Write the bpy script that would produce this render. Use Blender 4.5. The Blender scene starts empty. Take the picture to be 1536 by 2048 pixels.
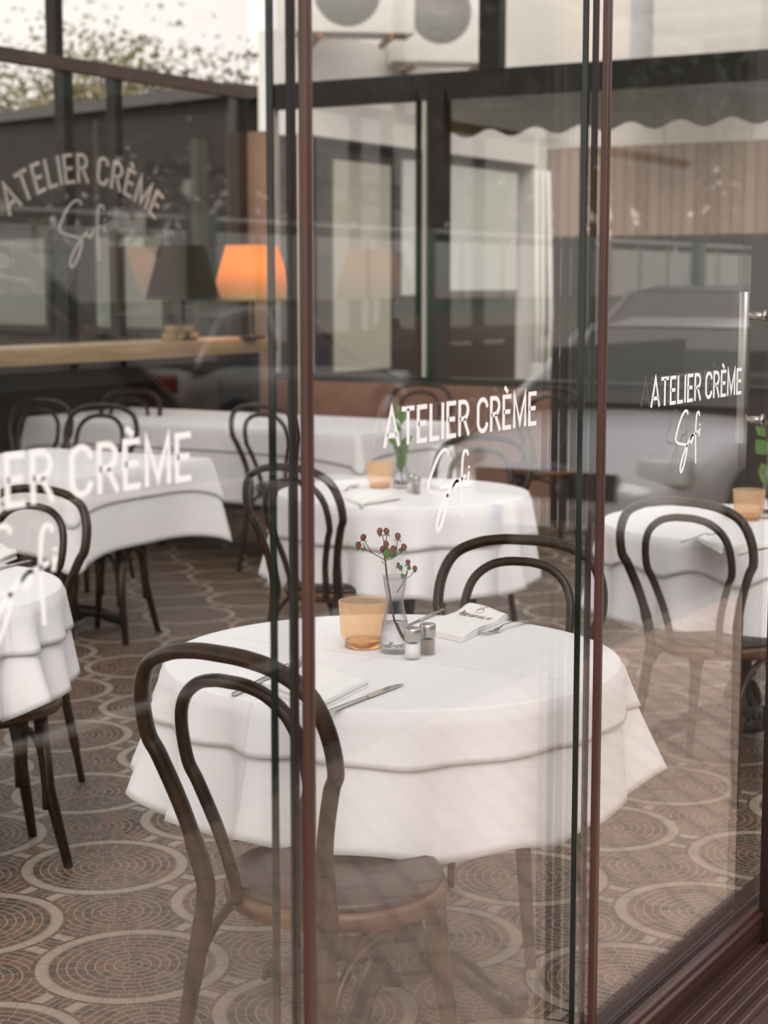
import bpy, bmesh, math, random
from mathutils import Vector, Matrix
PI = math.pi
R = math.radians
# ------------------------------------------------------------------ camera
# world: x runs along the glass front, y goes into the restaurant, z is up, floor at z = 0
FPX, CAM_H, CAM_D = 3500.0, 1.56, 1.29
PITCH = math.atan(454 / FPX)
THETA = math.atan(2116 * math.cos(PITCH) / FPX)
sc = bpy.context.scene
col = sc.collection
fwd_h = Vector((math.cos(THETA), math.sin(THETA), 0))
right = Vector((math.sin(THETA), -math.cos(THETA), 0))
fwd = (fwd_h * math.cos(PITCH) - Vector((0, 0, 1)) * math.sin(PITCH)).normalized()
upc = right.cross(fwd).normalized()
cam_pos = Vector((0, -CAM_D, CAM_H))
cd = bpy.data.cameras.new('camera'); cam = bpy.data.objects.new('camera', cd); col.objects.link(cam)
cd.sensor_fit = 'VERTICAL'; cd.sensor_height = 36.0; cd.lens = FPX / 2048 * 36.0
cd.clip_start = 0.05; cd.clip_end = 300
cam.matrix_world = Matrix(((right.x, upc.x, -fwd.x, cam_pos.x), (right.y, upc.y, -fwd.y, cam_pos.y),
                           (right.z, upc.z, -fwd.z, cam_pos.z), (0, 0, 0, 1)))
cd.dof.use_dof = True; cd.dof.focus_distance = 3.45; cd.dof.aperture_fstop = 4.8
sc.camera = cam
# ------------------------------------------------------------------ light and exposure
w = bpy.data.worlds.new('world'); sc.world = w; w.use_nodes = True
wn = w.node_tree.nodes; wl = w.node_tree.links
bg = wn['Background']
tcw = wn.new('ShaderNodeTexCoord'); sepw = wn.new('ShaderNodeSeparateXYZ'); rw = wn.new('ShaderNodeValToRGB')
wl.new(tcw.outputs['Generated'], sepw.inputs[0]); wl.new(sepw.outputs[2], rw.inputs[0]); wl.new(rw.outputs[0], bg.inputs[0])
rw.color_ramp.elements[0].position = 0.0; rw.color_ramp.elements[0].color = (0.86, 0.80, 0.73, 1)
rw.color_ramp.elements[1].position = 0.5; rw.color_ramp.elements[1].color = (0.87, 0.87, 0.88, 1)
bg.inputs[1].default_value = 1.15
sd = bpy.data.lights.new('sun', 'SUN'); sd.energy = 1.9; sd.angle = R(40); sd.color = (1.0, 0.95, 0.90)
so = bpy.data.objects.new('sun', sd); col.objects.link(so)
so.rotation_euler = Vector((0.66, 0.38, -0.62)).to_track_quat('-Z', 'Y').to_euler()
vs = sc.view_settings
sc.display_settings.display_device = 'sRGB'
vs.view_transform = 'Standard'; vs.look = 'None'; vs.gamma = 1.0; vs.use_curve_mapping = False; vs.exposure = 0.56
cy = sc.cycles
cy.use_denoising = True
cy.max_bounces = 16; cy.transparent_max_bounces = 40; cy.transmission_bounces = 12; cy.glossy_bounces = 6; cy.diffuse_bounces = 4
cy.sample_clamp_indirect = 4.0
cy.caustics_refractive = True; cy.caustics_reflective = False

def ray(px, py): return fwd + right * ((px - 768) / FPX) - upc * ((py - 1024) / FPX)
def onz(px, py, z): r = ray(px, py); return cam_pos + r * ((z - CAM_H) / r.z)
def ony(px, py, y): r = ray(px, py); return cam_pos + r * ((y + CAM_D) / r.y)
def onx(px, py, x): r = ray(px, py); return cam_pos + r * (x / r.x)

# ------------------------------------------------------------------ materials
class NT:
    """small helper to write node maths"""
    def __init__(s, mat):
        s.t = mat.node_tree; s.n = s.t.nodes; s.l = s.t.links
    def put(s, sock, v):
        if v is None: return
        if isinstance(v, bpy.types.NodeSocket): s.l.new(v, sock)
        elif isinstance(v, (tuple, list)) and len(v) == 3 and sock.type == 'RGBA': sock.default_value = (*v, 1)
        else: sock.default_value = v
    def m(s, op, a, b=None, c=None, clamp=False):
        n = s.n.new('ShaderNodeMath'); n.operation = op; n.use_clamp = clamp
        s.put(n.inputs[0], a); s.put(n.inputs[1], b); s.put(n.inputs[2], c)
        return n.outputs[0]
    def mix(s, f, a, b, mode='MIX'):
        n = s.n.new('ShaderNodeMix'); n.data_type = 'RGBA'; n.blend_type = mode
        s.put(n.inputs[0], f); s.put(n.inputs[6], a); s.put(n.inputs[7], b)
        return n.outputs[2]
    def sep(s, v):
        n = s.n.new('ShaderNodeSeparateXYZ'); s.put(n.inputs[0], v); return n.outputs
    def comb(s, x, y, z):
        n = s.n.new('ShaderNodeCombineXYZ'); s.put(n.inputs[0], x); s.put(n.inputs[1], y); s.put(n.inputs[2], z); return n.outputs[0]
    def coord(s, which='Object'):
        return s.n.new('ShaderNodeTexCoord').outputs[which]
    def pos(s): return s.n.new('ShaderNodeNewGeometry').outputs['Position']
    def noise(s, vec, scale, detail=3, rough=0.5, scl=None):
        if scl:
            mp = s.n.new('ShaderNodeMapping'); s.put(mp.inputs[0], vec); mp.inputs['Scale'].default_value = scl; vec = mp.outputs[0]
        n = s.n.new('ShaderNodeTexNoise'); s.put(n.inputs['Vector'], vec); n.inputs['Scale'].default_value = scale
        n.inputs['Detail'].default_value = detail; n.inputs['Roughness'].default_value = rough
        return n.outputs[0]
    def white(s, vec):
        n = s.n.new('ShaderNodeTexWhiteNoise'); n.noise_dimensions = '3D'; s.put(n.inputs[0], vec); return n.outputs[0]
    def ramp(s, f, stops):
        n = s.n.new('ShaderNodeValToRGB'); s.put(n.inputs[0], f)
        e = n.color_ramp.elements
        while len(e) < len(stops): e.new(0.5)
        for i, (p, c) in enumerate(stops): e[i].position = p; e[i].color = (*c, 1)
        return n.outputs[0]
    def bump(s, h, strength=0.3, dist=0.01):
        n = s.n.new('ShaderNodeBump'); s.put(n.inputs['Height'], h); n.inputs['Strength'].default_value = strength
        n.inputs['Distance'].default_value = dist; return n.outputs[0]
MATS = {}
def mat(name, color=(.8, .8, .8), rough=.5, metal=0, build=None, **kw):
    if name in MATS: return MATS[name]
    m = bpy.data.materials.new(name); m.use_nodes = True; MATS[name] = m
    b = m.node_tree.nodes['Principled BSDF']; t = NT(m)
    b.inputs['Base Color'].default_value = (*color, 1); b.inputs['Roughness'].default_value = rough
    b.inputs['Metallic'].default_value = metal
    for k, v in kw.items(): b.inputs[k.replace('_', ' ')].default_value = v
    if build: build(t, b)
    elif not kw.get('Transmission_Weight'):
        n = t.noise(t.coord(), 14, 4); c = t.mix(t.m('MULTIPLY', n, .22), color, tuple(x * .55 for x in color))
        t.put(b.inputs['Base Color'], c)
    return m
def wood_build(c1, c2, scl=(30, 30, 3), rough=.3):
    def f(t, b):
        n = t.noise(t.coord(), 1.0, 5, .6, scl); n2 = t.noise(t.coord(), 9, 3)
        c = t.ramp(n, [(0.35, c1), (0.72, c2)])
        wear = t.m('GREATER_THAN', t.noise(t.coord(), 55, 4, .7), .72)
        c = t.mix(t.m('MULTIPLY', wear, .35), c, tuple(min(1, x * 3.2) for x in c2))
        t.put(b.inputs['Base Color'], c)
        t.put(b.inputs['Roughness'], t.m('MULTIPLY_ADD', n2, .25, rough - .1))
        t.put(b.inputs['Normal'], t.bump(n, .15, .002))
    return f
M_WOOD = mat('dark_bentwood', rough=.3, Specular_IOR_Level=.35, build=wood_build((.012, .0055, .002), (.046, .021, .008)))
M_WOODRIM = mat('seat_rim_wood', rough=.35, build=wood_build((.050, .020, .006), (.17, .072, .022), (4, 4, 60), .4))
def leather(t, b):
    n = t.noise(t.coord(), 220, 4, .6); n2 = t.noise(t.coord(), 9, 3)
    t.put(b.inputs['Base Color'], t.ramp(n2, [(.3, (.011, .006, .005)), (.75, (.030, .015, .011))]))
    t.put(b.inputs['Normal'], t.bump(t.m('ADD', t.m('MULTIPLY', n, .25), n2), .35, .006))
M_LEATHER = mat('seat_leather', rough=.38, build=leather)
def cloth_b(t, b):
    p = t.sep(t.coord()); n = t.noise(t.coord(), 5, 4, .55); wv = t.noise(t.coord(), 500, 2)
    def crease(v):
        a = t.m('ABSOLUTE', v); return t.m('SUBTRACT', 1, t.m('DIVIDE', a, .009), clamp=True)
    cx = crease(t.m('ADD', p[0], .03)); cyy = crease(t.m('SUBTRACT', p[1], .02))
    h = t.m('MAXIMUM', cx, cyy)
    soft = t.m('MULTIPLY', n, 2.4)
    hh = t.m('ADD', t.m('ADD', t.m('MULTIPLY', h, 1.1), soft), t.m('MULTIPLY', wv, .05))
    t.put(b.inputs['Normal'], t.bump(hh, .35, .006))
    b.inputs['Sheen Weight'].default_value = .15
M_CLOTH = mat('white_linen', (.80, .785, .79), .85, build=cloth_b)
def napk(t, b):
    wv = t.noise(t.coord(), 60, 3, .6, (1, 1, 1)); t.put(b.inputs['Normal'], t.bump(wv, .3, .002))
M_NAPKIN = mat('white_napkin_linen', (.84, .83, .80), .9, build=napk)
M_STEEL = mat('polished_steel', (.62, .60, .57), .16, 1.0)
M_BRUSHED = mat('brushed_steel', (.52, .50, .47), .32, 1.0)
def iron(t, b):
    n = t.noise(t.coord(), 70, 4, .6); t.put(b.inputs['Normal'], t.bump(n, .5, .004))
    t.put(b.inputs['Base Color'], t.ramp(n, [(.3, (.012, .010, .010)), (.8, (.05, .045, .042))]))
M_IRON = mat('cast_iron', rough=.38, metal=.3, build=iron)
def brownal(t, b):
    n = t.noise(t.coord(), 3, 3, .5, (1, 1, 1)); n2 = t.noise(t.coord(), 260, 2)
    t.put(b.inputs['Base Color'], t.ramp(n, [(.3, (.048, .019, .014)), (.75, (.078, .032, .025))]))
    t.put(b.inputs['Roughness'], t.m('MULTIPLY_ADD', n2, .15, .28))
M_BROWN = mat('brown_aluminium', rough=.35, build=brownal)
M_GASKET = mat('black_gasket', (.012, .011, .010), .5)
M_BLACKAL = mat('black_aluminium', (.007, .006, .005), .45)
M_EDGE = mat('green_glass_edge', (.006, .011, .009), .1)
M_WHITEPAINT = mat('white_paint', (.80, .77, .71), .5)
M_WHITEVINYL = mat('white_vinyl', (.95, .93, .93), .5, build=lambda t, b: None)
def pane(name, tint=(.97, .99, .98), dirt=.0):
    m = bpy.data.materials.new(name); m.use_nodes = True; MATS[name] = m
    t = NT(m); t.n.remove(t.n['Principled BSDF']); out = t.n['Material Output']
    tr = t.n.new('ShaderNodeBsdfTransparent'); tr.inputs[0].default_value = (*tint, 1)
    gl = t.n.new('ShaderNodeBsdfAnisotropic'); gl.inputs['Roughness'].default_value = 0.0
    gl.inputs[0].default_value = (1, 1, 1, 1)
    fr = t.n.new('ShaderNodeFresnel'); geo = t.n.new('ShaderNodeNewGeometry')
    t.put(fr.inputs['IOR'], t.m('ADD', t.m('MULTIPLY', geo.outputs['Backfacing'], 1 / 1.53 - 1.53), 1.53))
    # on back faces the node inverts the index again, so both sides read as the same outer reflection
    mx = t.n.new('ShaderNodeMixShader'); t.put(mx.inputs[0], fr.outputs[0]); t.l.new(tr.outputs[0], mx.inputs[1]); t.l.new(gl.outputs[0], mx.inputs[2])
    last = mx
    if dirt:
        df = t.n.new('ShaderNodeBsdfDiffuse'); df.inputs[0].default_value = (.7, .66, .6, 1)
        n1 = t.noise(t.pos(), 240, 2, .5, (1, 1, .02)); n2 = t.noise(t.pos(), 300, 2, .5)
        sp = t.m('MULTIPLY', t.m('GREATER_THAN', n2, .79), .25)
        st = t.m('MULTIPLY', t.m('POWER', n1, 3.0), dirt)
        m2 = t.n.new('ShaderNodeMixShader'); t.put(m2.inputs[0], t.m('ADD', sp, st, clamp=True)); t.l.new(mx.outputs[0], m2.inputs[1]); t.l.new(df.outputs[0], m2.inputs[2]); last = m2
    t.l.new(last.outputs[0], out.inputs[0])
    return m
M_PANE = pane('front_glass', (.985, .98, .98), dirt=.006)
M_PANE2 = pane('rear_glass', (.97, .965, .96))
M_PANE3 = pane('dimming_roof_glass', (.60, .59, .58))
def thin(t, b):
    tr = t.n.new('ShaderNodeBsdfTransparent'); tr.inputs[0].default_value = (.97, .97, .98, 1)
    mx = t.n.new('ShaderNodeMixShader'); lw = t.n.new('ShaderNodeLayerWeight'); lw.inputs[0].default_value = .22
    t.put(mx.inputs[0], lw.outputs['Facing']); t.l.new(tr.outputs[0], mx.inputs[1]); t.l.new(b.outputs[0], mx.inputs[2]); t.l.new(mx.outputs[0], t.n['Material Output'].inputs[0])
M_GLASS = mat('clear_glass', (.42, .41, .43), .04, build=thin)
M_WATER = mat('water', (1, 1, 1), .0, Transmission_Weight=1.0, IOR=1.33, build=lambda t, b: None)
def amber(t, b):
    out = t.n['Material Output']
    tl = t.n.new('ShaderNodeBsdfTranslucent'); tl.inputs[0].default_value = (1.0, .84, .66, 1)
    tp = t.n.new('ShaderNodeBsdfTransparent'); tp.inputs[0].default_value = (1.0, .92, .82, 1)
    m1 = t.n.new('ShaderNodeMixShader'); m1.inputs[0].default_value = .6
    t.l.new(b.outputs[0], m1.inputs[1]); t.l.new(tl.outputs[0], m1.inputs[2])
    m2 = t.n.new('ShaderNodeMixShader'); m2.inputs[0].default_value = .72
    t.l.new(m1.outputs[0], m2.inputs[1]); t.l.new(tp.outputs[0], m2.inputs[2])
    t.l.new(m2.outputs[0], out.inputs[0])
M_AMBER = mat('amber_glass', (1.0, .80, .58), .08, build=amber)
M_AMBERBASE = mat('amber_glass_base', (1.0, .60, .27), .06, Transmission_Weight=.85, IOR=1.45, build=lambda t, b: None)

# floor: round fans of small bricks inside pale rings
def ftile(t, b):
    p = t.sep(t.pos()); P = .505
    def cell(off_x, off_y):
        ux = t.m('DIVIDE', t.m('SUBTRACT', p[0], off_x), P); uy = t.m('DIVIDE', t.m('SUBTRACT', p[1], off_y), P)
        ix = t.m('ROUND', ux); iy = t.m('ROUND', uy)
        dx = t.m('MULTIPLY', t.m('SUBTRACT', ux, ix), P); dy = t.m('MULTIPLY', t.m('SUBTRACT', uy, iy), P)
        d = t.m('SQRT', t.m('ADD', t.m('MULTIPLY', dx, dx), t.m('MULTIPLY', dy, dy)))
        a = t.m('ARCTAN2', dy, dx)
        return d, a, ix, iy
    d1, a1, i1, j1 = cell(3.535, 0.70); d2, a2, i2, j2 = cell(3.535 + P / 2, 0.70 - P / 2)
    R0 = .232
    use1 = t.m('LESS_THAN', d1, R0); use2 = t.m('SUBTRACT', 1, use1)
    def pick(a, c): return t.m('ADD', t.m('MULTIPLY', a, use1), t.m('MULTIPLY', c, use2))
    d = pick(d1, d2); a = pick(a1, a2); ii = pick(i1, t.m('ADD', i2, 37)); jj = pick(j1, t.m('ADD', j2, 91))
    RW = .0215
    rr = t.m('DIVIDE', d, RW); ri = t.m('FLOOR', rr); rf = t.m('FRACT', rr)
    seg = t.m('MULTIPLY_ADD', ri, 3.0, 4.0)
    aa = t.m('MULTIPLY', t.m('ADD', t.m('DIVIDE', a, 2 * PI), t.m('MULTIPLY_ADD', ri, .137, 2)), seg)
    ai = t.m('FLOOR', aa); af = t.m('FRACT', aa)
    arclen = t.m('DIVIDE', t.m('MULTIPLY', d, 2 * PI), seg)
    gr = t.m('LESS_THAN', t.m('MINIMUM', rf, t.m('SUBTRACT', 1, rf)), .085)
    ga = t.m('LESS_THAN', t.m('MULTIPLY', t.m('MINIMUM', af, t.m('SUBTRACT', 1, af)), arclen), .0013)
    grout = t.m('MAXIMUM', gr, ga)
    rnd = t.white(t.comb(t.m('ADD', ri, t.m('MULTIPLY', ii, 17)), t.m('ADD', ai, t.m('MULTIPLY', jj, 53)), 1.0))
    brick = t.ramp(rnd, [(0, (.028, .017, .009)), (.45, (.066, .033, .016)), (.8, (.120, .048, .021)), (1, (.155, .068, .032))])
    n = t.noise(t.pos(), 60, 4, .6)
    brick = t.mix(t.m('MULTIPLY', n, .5), brick, (.06, .042, .028))
    c = t.mix(grout, brick, (.25, .20, .15))
    band = t.m('MULTIPLY', t.m('GREATER_THAN', d, .196), t.m('LESS_THAN', d, .222))
    bf = t.m('FRACT', t.m('MULTIPLY', t.m('DIVIDE', a, 2 * PI), 18))
    bj = t.m('LESS_THAN', t.m('MINIMUM', bf, t.m('SUBTRACT', 1, bf)), .012)
    bc = t.mix(bj, t.mix(n, (.35, .29, .225), (.25, .205, .16)), (.11, .09, .07))
    c = t.mix(band, c, bc)
    ty = t.m('DIVIDE', t.m('SUBTRACT', p[1], .70), P); tx = t.m('DIVIDE', t.m('SUBTRACT', p[0], 3.535), P)
    ly = t.m('MULTIPLY', t.m('ABSOLUTE', t.m('SUBTRACT', ty, t.m('ROUND', ty))), P)
    lx = t.m('MULTIPLY', t.m('ABSOLUTE', t.m('SUBTRACT', tx, t.m('ROUND', tx))), P)
    ln = t.m('LESS_THAN', t.m('MINIMUM', lx, ly), .0018)
    c = t.mix(t.m('MULTIPLY', ln, .8), c, (.22, .18, .145))
    t.put(b.inputs['Base Color'], c)
    t.put(b.inputs['Normal'], t.bump(t.m('SUBTRACT', 1, grout), .35, .002))
    t.put(b.inputs['Roughness'], t.m('MULTIPLY_ADD', n, .25, .38))
M_FLOOR = mat('fan_brick_tile', build=ftile)
def paver(t, b):
    br = t.n.new('ShaderNodeTexBrick'); mp = t.n.new('ShaderNodeMapping'); t.l.new(t.pos(), mp.inputs[0]); mp.inputs['Rotation'].default_value = (0, 0, .78)
    t.l.new(mp.outputs[0], br.inputs['Vector']); br.inputs['Scale'].default_value = 1.0
    br.inputs['Brick Width'].default_value = .20; br.inputs['Row Height'].default_value = .10; br.inputs['Mortar Size'].default_value = .009
    br.inputs['Color1'].default_value = (.60, .40, .30, 1); br.inputs['Color2'].default_value = (.68, .49, .38, 1); br.inputs['Mortar'].default_value = (.34, .27, .22, 1)
    n = t.noise(t.pos(), 3, 4); t.put(b.inputs['Base Color'], t.mix(t.m('MULTIPLY', n, .4), br.outputs[0], (.46, .36, .30)))
M_PAVER = mat('pink_pavers', rough=.8, build=paver)
def asphalt(t, b):
    n = t.noise(t.pos(), 40, 4, .7); t.put(b.inputs['Base Color'], t.ramp(n, [(.3, (.040, .036, .033)), (.7, (.075, .068, .062))]))
M_ASPHALT = mat('asphalt', rough=.9, build=asphalt)
def leafm(c1, c2):
    def f(t, b):
        oi = t.n.new('ShaderNodeObjectInfo'); n = t.noise(t.pos(), 1.3, 2)
        t.put(b.inputs['Base Color'], t.ramp(n, [(.35, c1), (.65, c2)]))
    return f
M_LEAF = mat('dark_leaves', rough=.6, build=leafm((.010, .013, .004), (.038, .040, .010)))
M_LEAF2 = mat('autumn_leaves', rough=.6, build=leafm((.018, .020, .006), (.15, .095, .018)))
M_BARK = mat('bark', (.07, .05, .035), .9)
M_STEM = mat('reddish_stem', (.10, .055, .035), .6)
M_SPRIG = mat('green_bract', (.13, .17, .035), .5)
M_GREEN = mat('fresh_green_leaf', (.10, .20, .045), .45)
def berry(t, b):
    z = t.sep(t.coord('Generated'))[2]; n = t.noise(t.coord(), 40, 2)
    t.put(b.inputs['Base Color'], t.ramp(t.m('ADD', z, t.m('MULTIPLY', n, .3)), [(.15, (.36, .25, .05)), (.42, (.26, .060, .028)), (.95, (.10, .020, .022))]))
M_BERRY = mat('hypericum_berry', rough=.3, build=berry)

# ------------------------------------------------------------------ mesh helpers
class MB:
    def __init__(s): s.v = []; s.f = []; s.sm = []
    def add(s, vs, fs, smooth=False):
        o = len(s.v); s.v += [tuple(v) for v in vs]; s.f += [tuple(i + o for i in f) for f in fs]; s.sm += [smooth] * len(fs); return s
    def box(s, a, b):
        (x0, y0, z0), (x1, y1, z1) = a, b
        vs = [(x0, y0, z0), (x1, y0, z0), (x1, y1, z0), (x0, y1, z0), (x0, y0, z1), (x1, y0, z1), (x1, y1, z1), (x0, y1, z1)]
        return s.add(vs, [(0, 3, 2, 1), (4, 5, 6, 7), (0, 1, 5, 4), (1, 2, 6, 5), (2, 3, 7, 6), (3, 0, 4, 7)])
    def bbox(s, a, b, r=.004):
        """box with chamfered edges"""
        bm = bmesh.new(); c = [(a[i] + b[i]) / 2 for i in range(3)]
        bmesh.ops.create_cube(bm, size=1, matrix=Matrix.Translation(c) @ Matrix.Diagonal((b[0] - a[0], b[1] - a[1], b[2] - a[2], 1)))
        bmesh.ops.bevel(bm, geom=bm.edges[:], offset=r, segments=2, affect='EDGES', profile=.5)
        return s.bm(bm, True)
    def bm(s, bm, smooth=False):
        bm.verts.index_update(); s.add([v.co[:] for v in bm.verts], [[v.index for v in f.verts] for f in bm.faces], smooth); bm.free(); return s
    def tube(s, pts, rad, n=12, ry=None, caps=True, closed=False, up=None):
        pts = [Vector(p) for p in pts]; N = len(pts)
        rads = rad if isinstance(rad, (list, tuple)) else [rad] * N
        rys = ry if isinstance(ry, (list, tuple)) else ([ry] * N if ry else rads)
        rings = []; nrm = None
        for i, p in enumerate(pts):
            if closed: tg = (pts[(i + 1) % N] - pts[i - 1]).normalized()
            else: tg = (pts[min(i + 1, N - 1)] - pts[max(i - 1, 0)]).normalized()
            if up is not None: nrm = Vector(up)
            elif nrm is None: nrm = Vector((0, 0, 1)) if abs(tg.z) < .9 else Vector((1, 0, 0))
            nrm = (nrm - tg * nrm.dot(tg)).normalized(); bn = tg.cross(nrm)
            rings.append([p + nrm * math.cos(2 * PI * k / n) * rads[i] + bn * math.sin(2 * PI * k / n) * rys[i] for k in range(n)])
        vs = [v for r_ in rings for v in r_]; fs = []
        for i in range(N if closed else N - 1):
            j = (i + 1) % N
            for k in range(n): fs.append((i * n + k, i * n + (k + 1) % n, j * n + (k + 1) % n, j * n + k))
        if caps and not closed: fs.append(tuple(range(n))[::-1]); fs.append(tuple((N - 1) * n + k for k in range(n)))
        return s.add(vs, fs, True)
    def lathe(s, prof, n=32, c=(0, 0, 0), ribs=0, ribd=0, close=True):
        vs = []; fs = []
        for (r, z) in prof:
            for k in range(n):
                rr = r * (1 + (ribd * (1 if (k % 2) else -1) if ribs and r > .01 else 0))
                a = 2 * PI * k / n; vs.append((c[0] + rr * math.cos(a), c[1] + rr * math.sin(a), c[2] + z))
        for i in range(len(prof) - 1):
            for k in range(n): fs.append((i * n + k, i * n + (k + 1) % n, (i + 1) * n + (k + 1) % n, (i + 1) * n + k))
        if close:
            if prof[0][0] > 1e-5: fs.append(tuple(range(n))[::-1])
            if prof[-1][0] > 1e-5: fs.append(tuple((len(prof) - 1) * n + k for k in range(n)))
        return s.add(vs, fs, True)
    def ball(s, c, r, sz=1.0, n=12, m=8):
        prof = [(r * math.sin(PI * i / m) if 0 < i < m else 1e-6, -r * sz * math.cos(PI * i / m)) for i in range(m + 1)]
        return s.lathe(prof, n, c, close=False)
    def prism(s, poly, fn, d0, d1):
        """poly 2-D points, fn(u, v, depth) -> 3-D"""
        n = len(poly); vs = [fn(u, v, d0) for u, v in poly] + [fn(u, v, d1) for u, v in poly]
        fs = [tuple(range(n))[::-1], tuple(range(n, 2 * n))] + [(i, (i + 1) % n, n + (i + 1) % n, n + i) for i in range(n)]
        return s.add(vs, fs)
    def ribbon(s, pts, wd, fn, d0, d1):
        """flat stroke of width wd along 2-D pts, with thickness d0..d1"""
        P = [Vector((p[0], p[1])) for p in pts]
        L = []; Rr = []
        for i, p in enumerate(P):
            a = (P[i] - P[i - 1]).normalized() if i else None
            b_ = (P[i + 1] - P[i]).normalized() if i < len(P) - 1 else None
            if a is None: tg = b_; k = 1
            elif b_ is None: tg = a; k = 1
            else:
                tg = (a + b_); tg = tg.normalized() if tg.length > 1e-6 else a
                k = 1 / max(.45, abs(tg.dot(a)))
            nn = Vector((-tg.y, tg.x)) * wd / 2 * k
            L.append(p + nn); Rr.append(p - nn)
        n = len(P); vs = []
        for d in (d0, d1):
            vs += [fn(q.x, q.y, d) for q in L] + [fn(q.x, q.y, d) for q in Rr]
        fs = []
        for i in range(n - 1):
            fs.append((i, i + 1, n + i + 1, n + i)); o = 2 * n
            fs.append((o + i, o + n + i, o + n + i + 1, o + i + 1))
            fs.append((i, o + i, o + i + 1, i + 1)); fs.append((n + i, n + i + 1, o + n + i + 1, o + n + i))
        fs.append((0, n, 3 * n, 2 * n)); fs.append((n - 1, 3 * n - 1, 4 * n - 1, 2 * n - 1))
        return s.add(vs, fs)
    def build(s, name, material, parent=None, loc=None):
        me = bpy.data.meshes.new(name); me.from_pydata(s.v, [], s.f); me.update()
        for p, sm in zip(me.polygons, s.sm): p.use_smooth = sm
        bm = bmesh.new(); bm.from_mesh(me); bmesh.ops.recalc_face_normals(bm, faces=bm.faces); bm.to_mesh(me); bm.free()
        mats = material if isinstance(material, list) else [material]
        for mm in mats: me.materials.append(mm)
        o = bpy.data.objects.new(name, me); col.objects.link(o)
        if parent: o.parent = parent
        if loc is not None: o.location = loc
        return o
def tag(o, label=None, cat=None, group=None, kind=None):
    for k, v in (('label', label), ('category', cat), ('group', group), ('kind', kind)):
        if v: o[k] = v
    return o
def empty(name, loc=(0, 0, 0), rz=0, label=None, cat=None, group=None, kind=None):
    o = bpy.data.objects.new(name, None); col.objects.link(o); o.location = loc; o.rotation_euler = (0, 0, rz); o.empty_display_size = .05
    return tag(o, label, cat, group, kind)
def copy_tree(o, parent=None):
    c = o.copy(); col.objects.link(c); c.parent = parent
    for ch in list(KIDS(o)): copy_tree(ch, c)
    return c
def KIDS(o): return [x for x in bpy.data.objects if x.parent == o]
def place(proto, used, loc, rz, label, group=None, sc_=None):
    o = proto if not used.get(proto.name) else copy_tree(proto)
    used[proto.name] = True
    o.location = loc; o.rotation_euler = (0, 0, rz)
    if sc_: o.scale = (sc_,) * 3
    o['label'] = label
    if group: o['group'] = group
    return o
USED = {}

# ------------------------------------------------------------------ lettering
def arc(cx, cy, rx, ry, a0, a1, n=10):
    return [(cx + rx * math.cos(R(a0 + (a1 - a0) * i / n)), cy + ry * math.sin(R(a0 + (a1 - a0) * i / n))) for i in range(n + 1)]
GL = {
 'A': (.60, [[(0, 0), (.30, 1), (.60, 0)], [(.10, .30), (.50, .30)]]),
 'T': (.54, [[(0, .95), (.54, .95)], [(.27, .95), (.27, 0)]]),
 'E': (.44, [[(.44, .95), (.05, .95), (.05, .05), (.44, .05)], [(.05, .51), (.39, .51)]]),
 'L': (.42, [[(.05, 1), (.05, .05), (.42, .05)]]),
 'I': (.10, [[(.05, 0), (.05, 1)]]),
 'R': (.52, [[(.05, 0), (.05, .95), (.24, .95)] + arc(.24, .715, .22, .235, 90, -90, 8)[1:] + [(.05, .48)], [(.26, .48), (.50, 0)]]),
 'C': (.54, [arc(.28, .70, .23, .25, 5, 180, 9) + arc(.28, .30, .23, .25, 180, 355, 9)]),
 'G': (.44, [[(.44, .95), (.05, .95), (.05, .05), (.44, .05)], [(.05, .51), (.39, .51)], [(.10, 1.22), (.26, 1.08)]]),
 'M': (.70, [[(.05, 0), (.05, .98), (.35, .12), (.65, .98), (.65, 0)]]),
}
TXT = 'ATELIER CRGME'
def text_width(sp=.13): return sum((.26 if c == ' ' else GL[c][0] + sp) for c in TXT) - sp
def letter_strokes(sp=.13):
    x = 0; out = []
    for c in TXT:
        if c == ' ': x += .26; continue
        wd, st = GL[c]; out.append((x, wd, st)); x += wd + sp
    return out
SOFI_PX = [
 [(1027, 402), (1026, 380), (1012, 368), (994, 376), (968, 412), (940, 478), (918, 545), (905, 598), (908, 628), (930, 642), (975, 648), (1012, 652), (1026, 668), (1022, 710), (1004, 790), (982, 858), (966, 882), (957, 868), (962, 820), (985, 745), (1018, 668), (1048, 612), (1075, 570), (1088, 572), (1082, 606), (1068, 632), (1058, 622), (1060, 594), (1076, 568), (1100, 560), (1138, 532)],
 [(1150, 404), (1148, 382), (1138, 374), (1126, 386), (1118, 430), (1113, 520), (1113, 620), (1116, 720), (1118, 800)],
 [(1156, 506), (1150, 572)], [(1157, 470), (1156, 484)]]
def catmull(pts, k=4):
    P = [Vector(p) for p in pts]; P = [P[0]] + P + [P[-1]]; out = []
    for i in range(1, len(P) - 2):
        for j in range(k):
            t_ = j / k; a, b, c, d = P[i - 1], P[i], P[i + 1], P[i + 2]
            out.append(.5 * ((2 * b) + (c - a) * t_ + (2 * a - 5 * b + 4 * c - d) * t_ ** 2 + (3 * b - 3 * c + d - a) * t_ ** 3))
    out.append(P[-2]); return out
def sofi_local():
    """the signature in units of the cap height, origin at the left end of the baseline of the line above"""
    res = []
    for st in SOFI_PX:
        q = []
        for (x, y) in st:
            p = ony(620 + x / 3.2, 780 + y / 3.2, .03); q.append(((p.x - 2.275) / .058, (p.z - 1.320) / .058))
        res.append(catmull(q, 4) if len(q) > 2 else [Vector(a) for a in q])
    return res
SOFI = sofi_local()
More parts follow.
